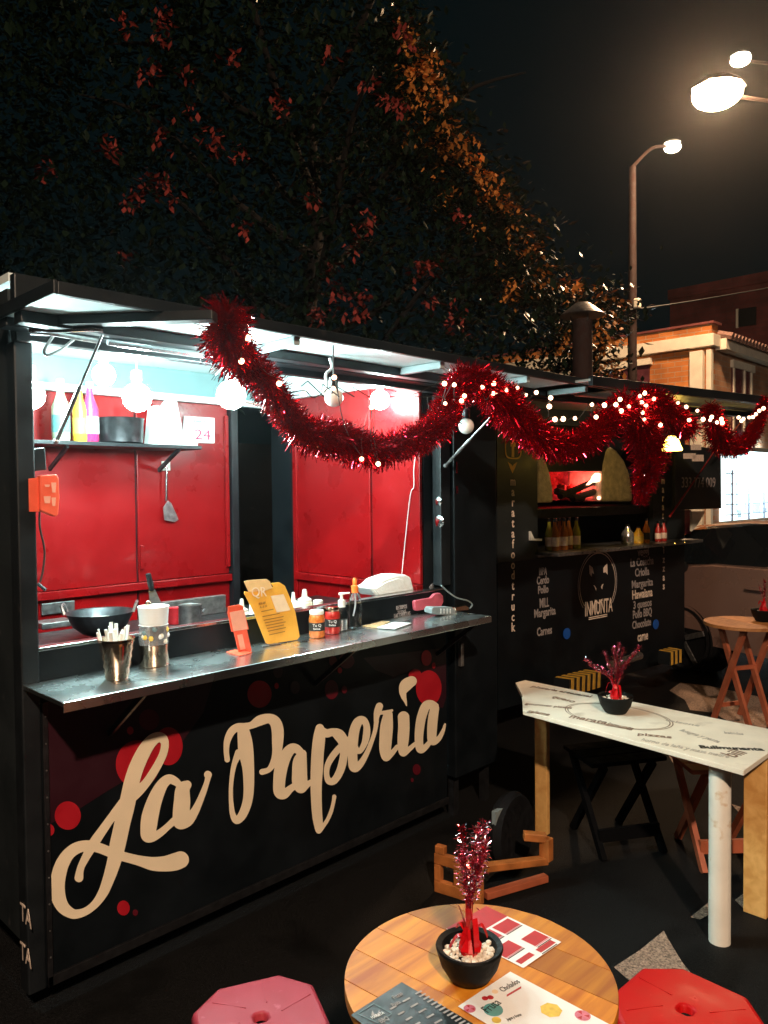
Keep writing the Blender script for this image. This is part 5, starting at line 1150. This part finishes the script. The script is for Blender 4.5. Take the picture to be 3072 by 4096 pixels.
# fruit menu
a0=W(2041,3890,z=.7512); a1=W(1832,4029,z=.7512); dn=(W(2428,4096,z=.7512)-a0).normalized()
t=thing('drinks_menu','white drinks menu with fruit pictures on the near right of the round table','menu',a0,'menus on the round table')
Wd=(a1-a0); Ln=min(Wd.length*1.55,.24)
q=MB(); P=[a0,a0+dn*Ln,a1+dn*Ln,a1]; q.prism([p+Vector((0,0,.0012)) for p in P][::-1],(0,0,.0008)); q.build('sheet','paper',t)
def fu(x,y): return W(1300+x/1.3825,3700+y/1.3825,z=.7536)
def fdisc(x,y,r,m,name,sx=1,k=16):
    c=fu(x,y); rr=(fu(x+r,y)-c).length; q=MB(); q.poly([c+Vector((rr*math.cos(6.283*i/k)*sx,rr*math.sin(6.283*i/k),0)) for i in range(k)]); q.build(name,m,t)
fdisc(930,468,55,'print_teal','logo_disc'); fdisc(800,462,34,'print_pink','fruit_slice'); fdisc(1425,500,44,'print_pink','fruit_slice'); fdisc(1250,470,62,'print_yellow','pineapple',1,7); fdisc(948,525,26,'print_yellow','lemon'); fdisc(885,405,18,'print_red','cherry'); fdisc(915,400,18,'print_red','cherry'); fdisc(940,368,18,'pale_card','fruit')
for (x,y,r) in ((800,462,34),(1425,500,44)):
    c=fu(x,y)+Vector((0,0,.0004)); rr=(fu(x+r,y)-c).length
    for k in range(6):
        a=k*1.047; q=MB(); q.poly([c+Vector((rr*.15*math.cos(a),rr*.15*math.sin(a),0)),c+Vector((rr*.85*math.cos(a-.35),rr*.85*math.sin(a-.35),0)),c+Vector((rr*.85*math.cos(a+.35),rr*.85*math.sin(a+.35),0))]); q.build('segment','print_red' if k%2 else 'print_pink',t)
def ft(s,x,y,x2,y2,h,m): 
    p=fu(x,y)+Vector((0,0,.0005)); p3=fu(x2,y2)+Vector((0,0,.0005)); d=p3-p; L=d.length; d.normalize(); text(s,p,d,Vector((-d.y,d.x,0)),h,m,t,fit=L,depth=.0002)
ft('Cholados',985,372,1080,318,.020,'print_black'); ft('Fruta',900,490,975,435,.028,'print_black'); ft('Jugos y frutas',1010,530,1090,500,.010,'print_black')
q=MB(); q.poly([fu(1005,385),fu(1085,338),fu(1085,350),fu(1005,397)][::-1]); q.build('printed_block','print_red',t)
# black menu
t,uv=sheet('black_menu','black menu card with white lines at the near left of the round table',[(1607,3930),(1405,4060),(1560,4190),(1893,4096)],'menu_black')
q=MB(); P=[fu(145,497),fu(425,318),fu(900,600),fu(560,820)]; q.poly([p+Vector((0,0,-.001)) for p in P]); q.build('inner_sheet','menu_black',t)
for i in range(13):
    x=500+i*22; y=382+i*15
    for j,(dx,dy,l) in enumerate(((0,0,34),(-70,42,40),(-140,84,34))):
        if j==0 or i%2==0:
            q=MB(); a=fu(x+dx,y+dy); b_=fu(x+dx+l,y+dy-l*.55); w_=(b_-a).normalized(); s_=Vector((-w_.y,w_.x,0))*.0022; q.poly([a-s_,b_-s_,b_+s_,a+s_]); q.build('text_line','grey_print',t)
q=MB(); 
ring_c=[fu(*p) for p in ((180,490),(270,435),(370,490),(290,540))]
for i in range(4):
    a,b_=ring_c[i],ring_c[(i+1)%4]; w_=(b_-a).normalized(); s_=Vector((-w_.y,w_.x,0))*.0012; q.poly([a-s_,b_-s_,b_+s_,a+s_])
q.build('emblem_frame','menu_glow_grey',t)
ft('MARATA',262,522,330,492,.012,'paper'); ft('BBQ',310,545,355,522,.016,'grey_print'); ft('Pizzas',385,412,432,385,.016,'grey_print'); ft('Pasta',380,455,420,432,.016,'grey_print')
q=MB(); q.poly([fu(255,500),fu(262,470),fu(272,492),fu(290,492),fu(300,465),(fu(305,505))]); q.build('emblem_mark','grey_print',t)
fdisc(400,425,42,'menu_glow_grey','worn_spot',.7) if False else None

# ================================================================== STOOLS
def stool(label,c,R,m,rot):
    t=thing('plastic_stool',label,'stool',(c[0],c[1],0),'plastic stools around the front table')
    c=Vector((c[0],c[1],.45)); n=8; 
    def oct(r,z,f=.80): 
        out=[]
        for k in range(4):
            a=rot+k*math.pi/2
            for s in (-.30,.30): out.append(c+Vector((r*math.cos(a+s),r*math.sin(a+s),z)))
        return out
    levels=[(R*1.0,-.05),(R*1.01,-.02),(R*.985,-.008),(R*.95,-.002),(R*.55,.001),(R*.42,.001),(R*.12,-.001),(R*.09,-.02)]
    vs=[];fs=[]
    for r,z in levels: vs+=oct(r,z)
    for i in range(len(levels)-1):
        for k in range(8): fs.append((i*8+k,i*8+(k+1)%8,(i+1)*8+(k+1)%8,(i+1)*8+k))
    q=MB(); q.add(vs,fs); q.build('seat',m,t,smooth=True,bevel=.008)
    for k in range(6):
        a=rot+.3+k*math.pi/3; pa_=c+Vector((R*.18*math.cos(a),R*.18*math.sin(a),.0)); 
        q=MB(); q.bar(c+Vector((R*.30*math.cos(a),R*.30*math.sin(a),.0005)),c+Vector((R*.80*math.cos(a+.25),R*.80*math.sin(a+.25),-.001)),.004,.003); q.build('seat_rib',m,t)
    for k in range(4):
        a=rot+k*math.pi/2; d=Vector((math.cos(a),math.sin(a),0)); q=MB(); q.prism([c+d*R*.98+Vector((-d.y,d.x,0))*s*R*.28+Vector((0,0,-.05)) for s in (-1,1)]+[Vector((c.x,c.y,0))+d*R*1.22+Vector((-d.y,d.x,0))*s*R*.16 for s in (1,-1)],-d*.012); q.build('leg',m,t,bevel=.003)
    return t
stool('pink-red plastic stool at the bottom left in front of the lettering',(1.12,1.545),.178,'plastic_pink',.35)
stool('bright red plastic stool at the bottom right beside the round table',(1.87,.80),.185,'plastic_red',.75)

# ================================================================== dark furniture under the white table
def fold_stool(label,c,w,d,z,yaw,m):
    t=thing('folding_stool',label,'stool',(c[0],c[1],0)); rot=Matrix.Rotation(yaw,3,'Z'); C=Vector((c[0],c[1],0))
    def L(x,y,zz): return C+rot@Vector((x,y,zz))
    for i in range(3):
        y0=-d/2+d*i/3+.004; y1=-d/2+d*(i+1)/3-.004; q=MB(); q.prism([L(-w/2,y0,z-.02),L(w/2,y0,z-.02),L(w/2,y1,z-.02),L(-w/2,y1,z-.02)],(0,0,.02)); q.build('seat_slat',m,t,bevel=.002)
    for s in (-1,1):
        q=MB(); q.bar(L(s*w/2*.8,-d*.6,0),L(s*w/2*.8,d*.45,z-.022),.025,.035); q.build('leg',m,t)
        q=MB(); q.bar(L(s*w/2*.65,d*.6,0),L(s*w/2*.65,-d*.45,z-.022),.025,.035); q.build('leg',m,t)
    q=MB(); q.bar(L(-w*.4,-d*.45,z*.22),L(w*.4,-d*.45,z*.22),.02,.06); q.build('stretcher',m,t)
    return t
mat('stool_black', (.002,.002,.0025), .9, spec=.1)
fold_stool('dark folding stool in the shade under the white table',(3.50,1.86),.40,.30,.45,-.55,'stool_black')
fold_stool('reddish wooden slatted stool behind the round leg of the white table',(3.72,1.42),.42,.30,.46,-.75,'wood_red')
# wheel with thin rim and wooden crate frame
p=W(2045,3320,t=3.6); t=thing('spare_wheel','dark small wheel with thin shiny rim leaning behind the round table','wheel',(p.x,p.y,0))
axw=Vector((.12,-.99,.05)).normalized(); c=Vector((p.x,p.y,p.z)); 
q=MB(); q.lathe([(.09,-.03),(.16,-.035),(.175,0),(.16,.035),(.09,.03)],c,28,axw); q.build('tyre','tyre',t,smooth=True)
x,y=ortho(axw); q=MB(); q.tube([c+axw*.03+(x*math.cos(a*.15)+y*math.sin(a*.15))*.15 for a in range(-2,24)],.003,6); q.build('rim_wire','chrome',t,smooth=True)
q=MB(); q.bar(c-Vector((0,0,.17)),Vector((c.x,c.y,0)),.03,.03); q.build('stand','dark_steel',t)
q=MB(); a=W(1990,3265,t=3.5); q.box((a.x-.03,a.y-.01,a.z-.03),(a.x+.03,a.y+.01,a.z+.03)); q.build('bracket','device_grey',t)
mat('crate_wood', (.40,.13,.03), .6, var=.35, scale=14)
t=thing('wooden_crate_frame','orange wooden frame with two openings lying on the ground behind the round table','crate',W(1840,3600,z=0))
zk=lambda x,y:(1650+x/2.37,3200+y/2.37)
def G(x,y,z=.0): return W(*zk(x,y),z=z)
fA=G(205,870,0); fB=G(650,1010,0)
fd=(fB-fA).normalized(); fn=Vector((-fd.y,fd.x,0)); FL_=(fB-fA).length
def fr_(u0,u1,z0,z1): 
    q=MB(); q.prism([fA+fd*FL_*u0+Vector((0,0,z0)),fA+fd*FL_*u1+Vector((0,0,z0)),fA+fd*FL_*u1+Vector((0,0,z1)),fA+fd*FL_*u0+Vector((0,0,z1))],fn*.03); q.build('board','crate_wood',t,bevel=.003)
fr_(0,1,.0,.05); fr_(0,1,.125,.17); fr_(0,.14,.052,.123); fr_(.42,.56,.052,.123); fr_(.86,1,.052,.123); fr_(0.02,.22,.172,.205); fr_(.78,.98,.172,.20)
e1=W(2190,3430,z=.17); e0=fB+Vector((0,0,.15))
q=MB(); q.bar(e0+fn*.04,W(2185,3440,z=.12),.04,.03); q.build('rail','crate_wood',t,bevel=.003)
q=MB(); q.bar(fB+fn*.04+Vector((0,0,.03)),W(2185,3510,z=.03),.035,.03); q.build('rail','wood_red',t,bevel=.003)
q=MB(); pz=W(2185,3440,z=.12); q.bar(pz,pz+Vector((0,0,.10)),.05,.04); q.bar(pz+Vector((0,0,.10)),pz+Vector((0,0,.11))-_r0*.10,.04,.035); q.build('end_block','crate_wood',t,bevel=.004)

# ================================================================== thin haze added to glow round the lamps like lens bloom
m = bpy.data.materials.new('bloom_haze'); m.use_nodes = True; nt = m.node_tree; nt.nodes.remove(nt.nodes['Principled BSDF'])
v = nt.nodes.new('ShaderNodeVolumePrincipled'); v.inputs['Density'].default_value = .0007; v.inputs['Color'].default_value = (.9,.9,.9,1); v.inputs['Anisotropy'].default_value = .90
nt.links.new(v.outputs[0], nt.nodes['Material Output'].inputs['Volume'])
q = MB(); q.box((-36,-36,-1),(63,63,10.5)); q.build('bloom_haze', m, kind='stuff')
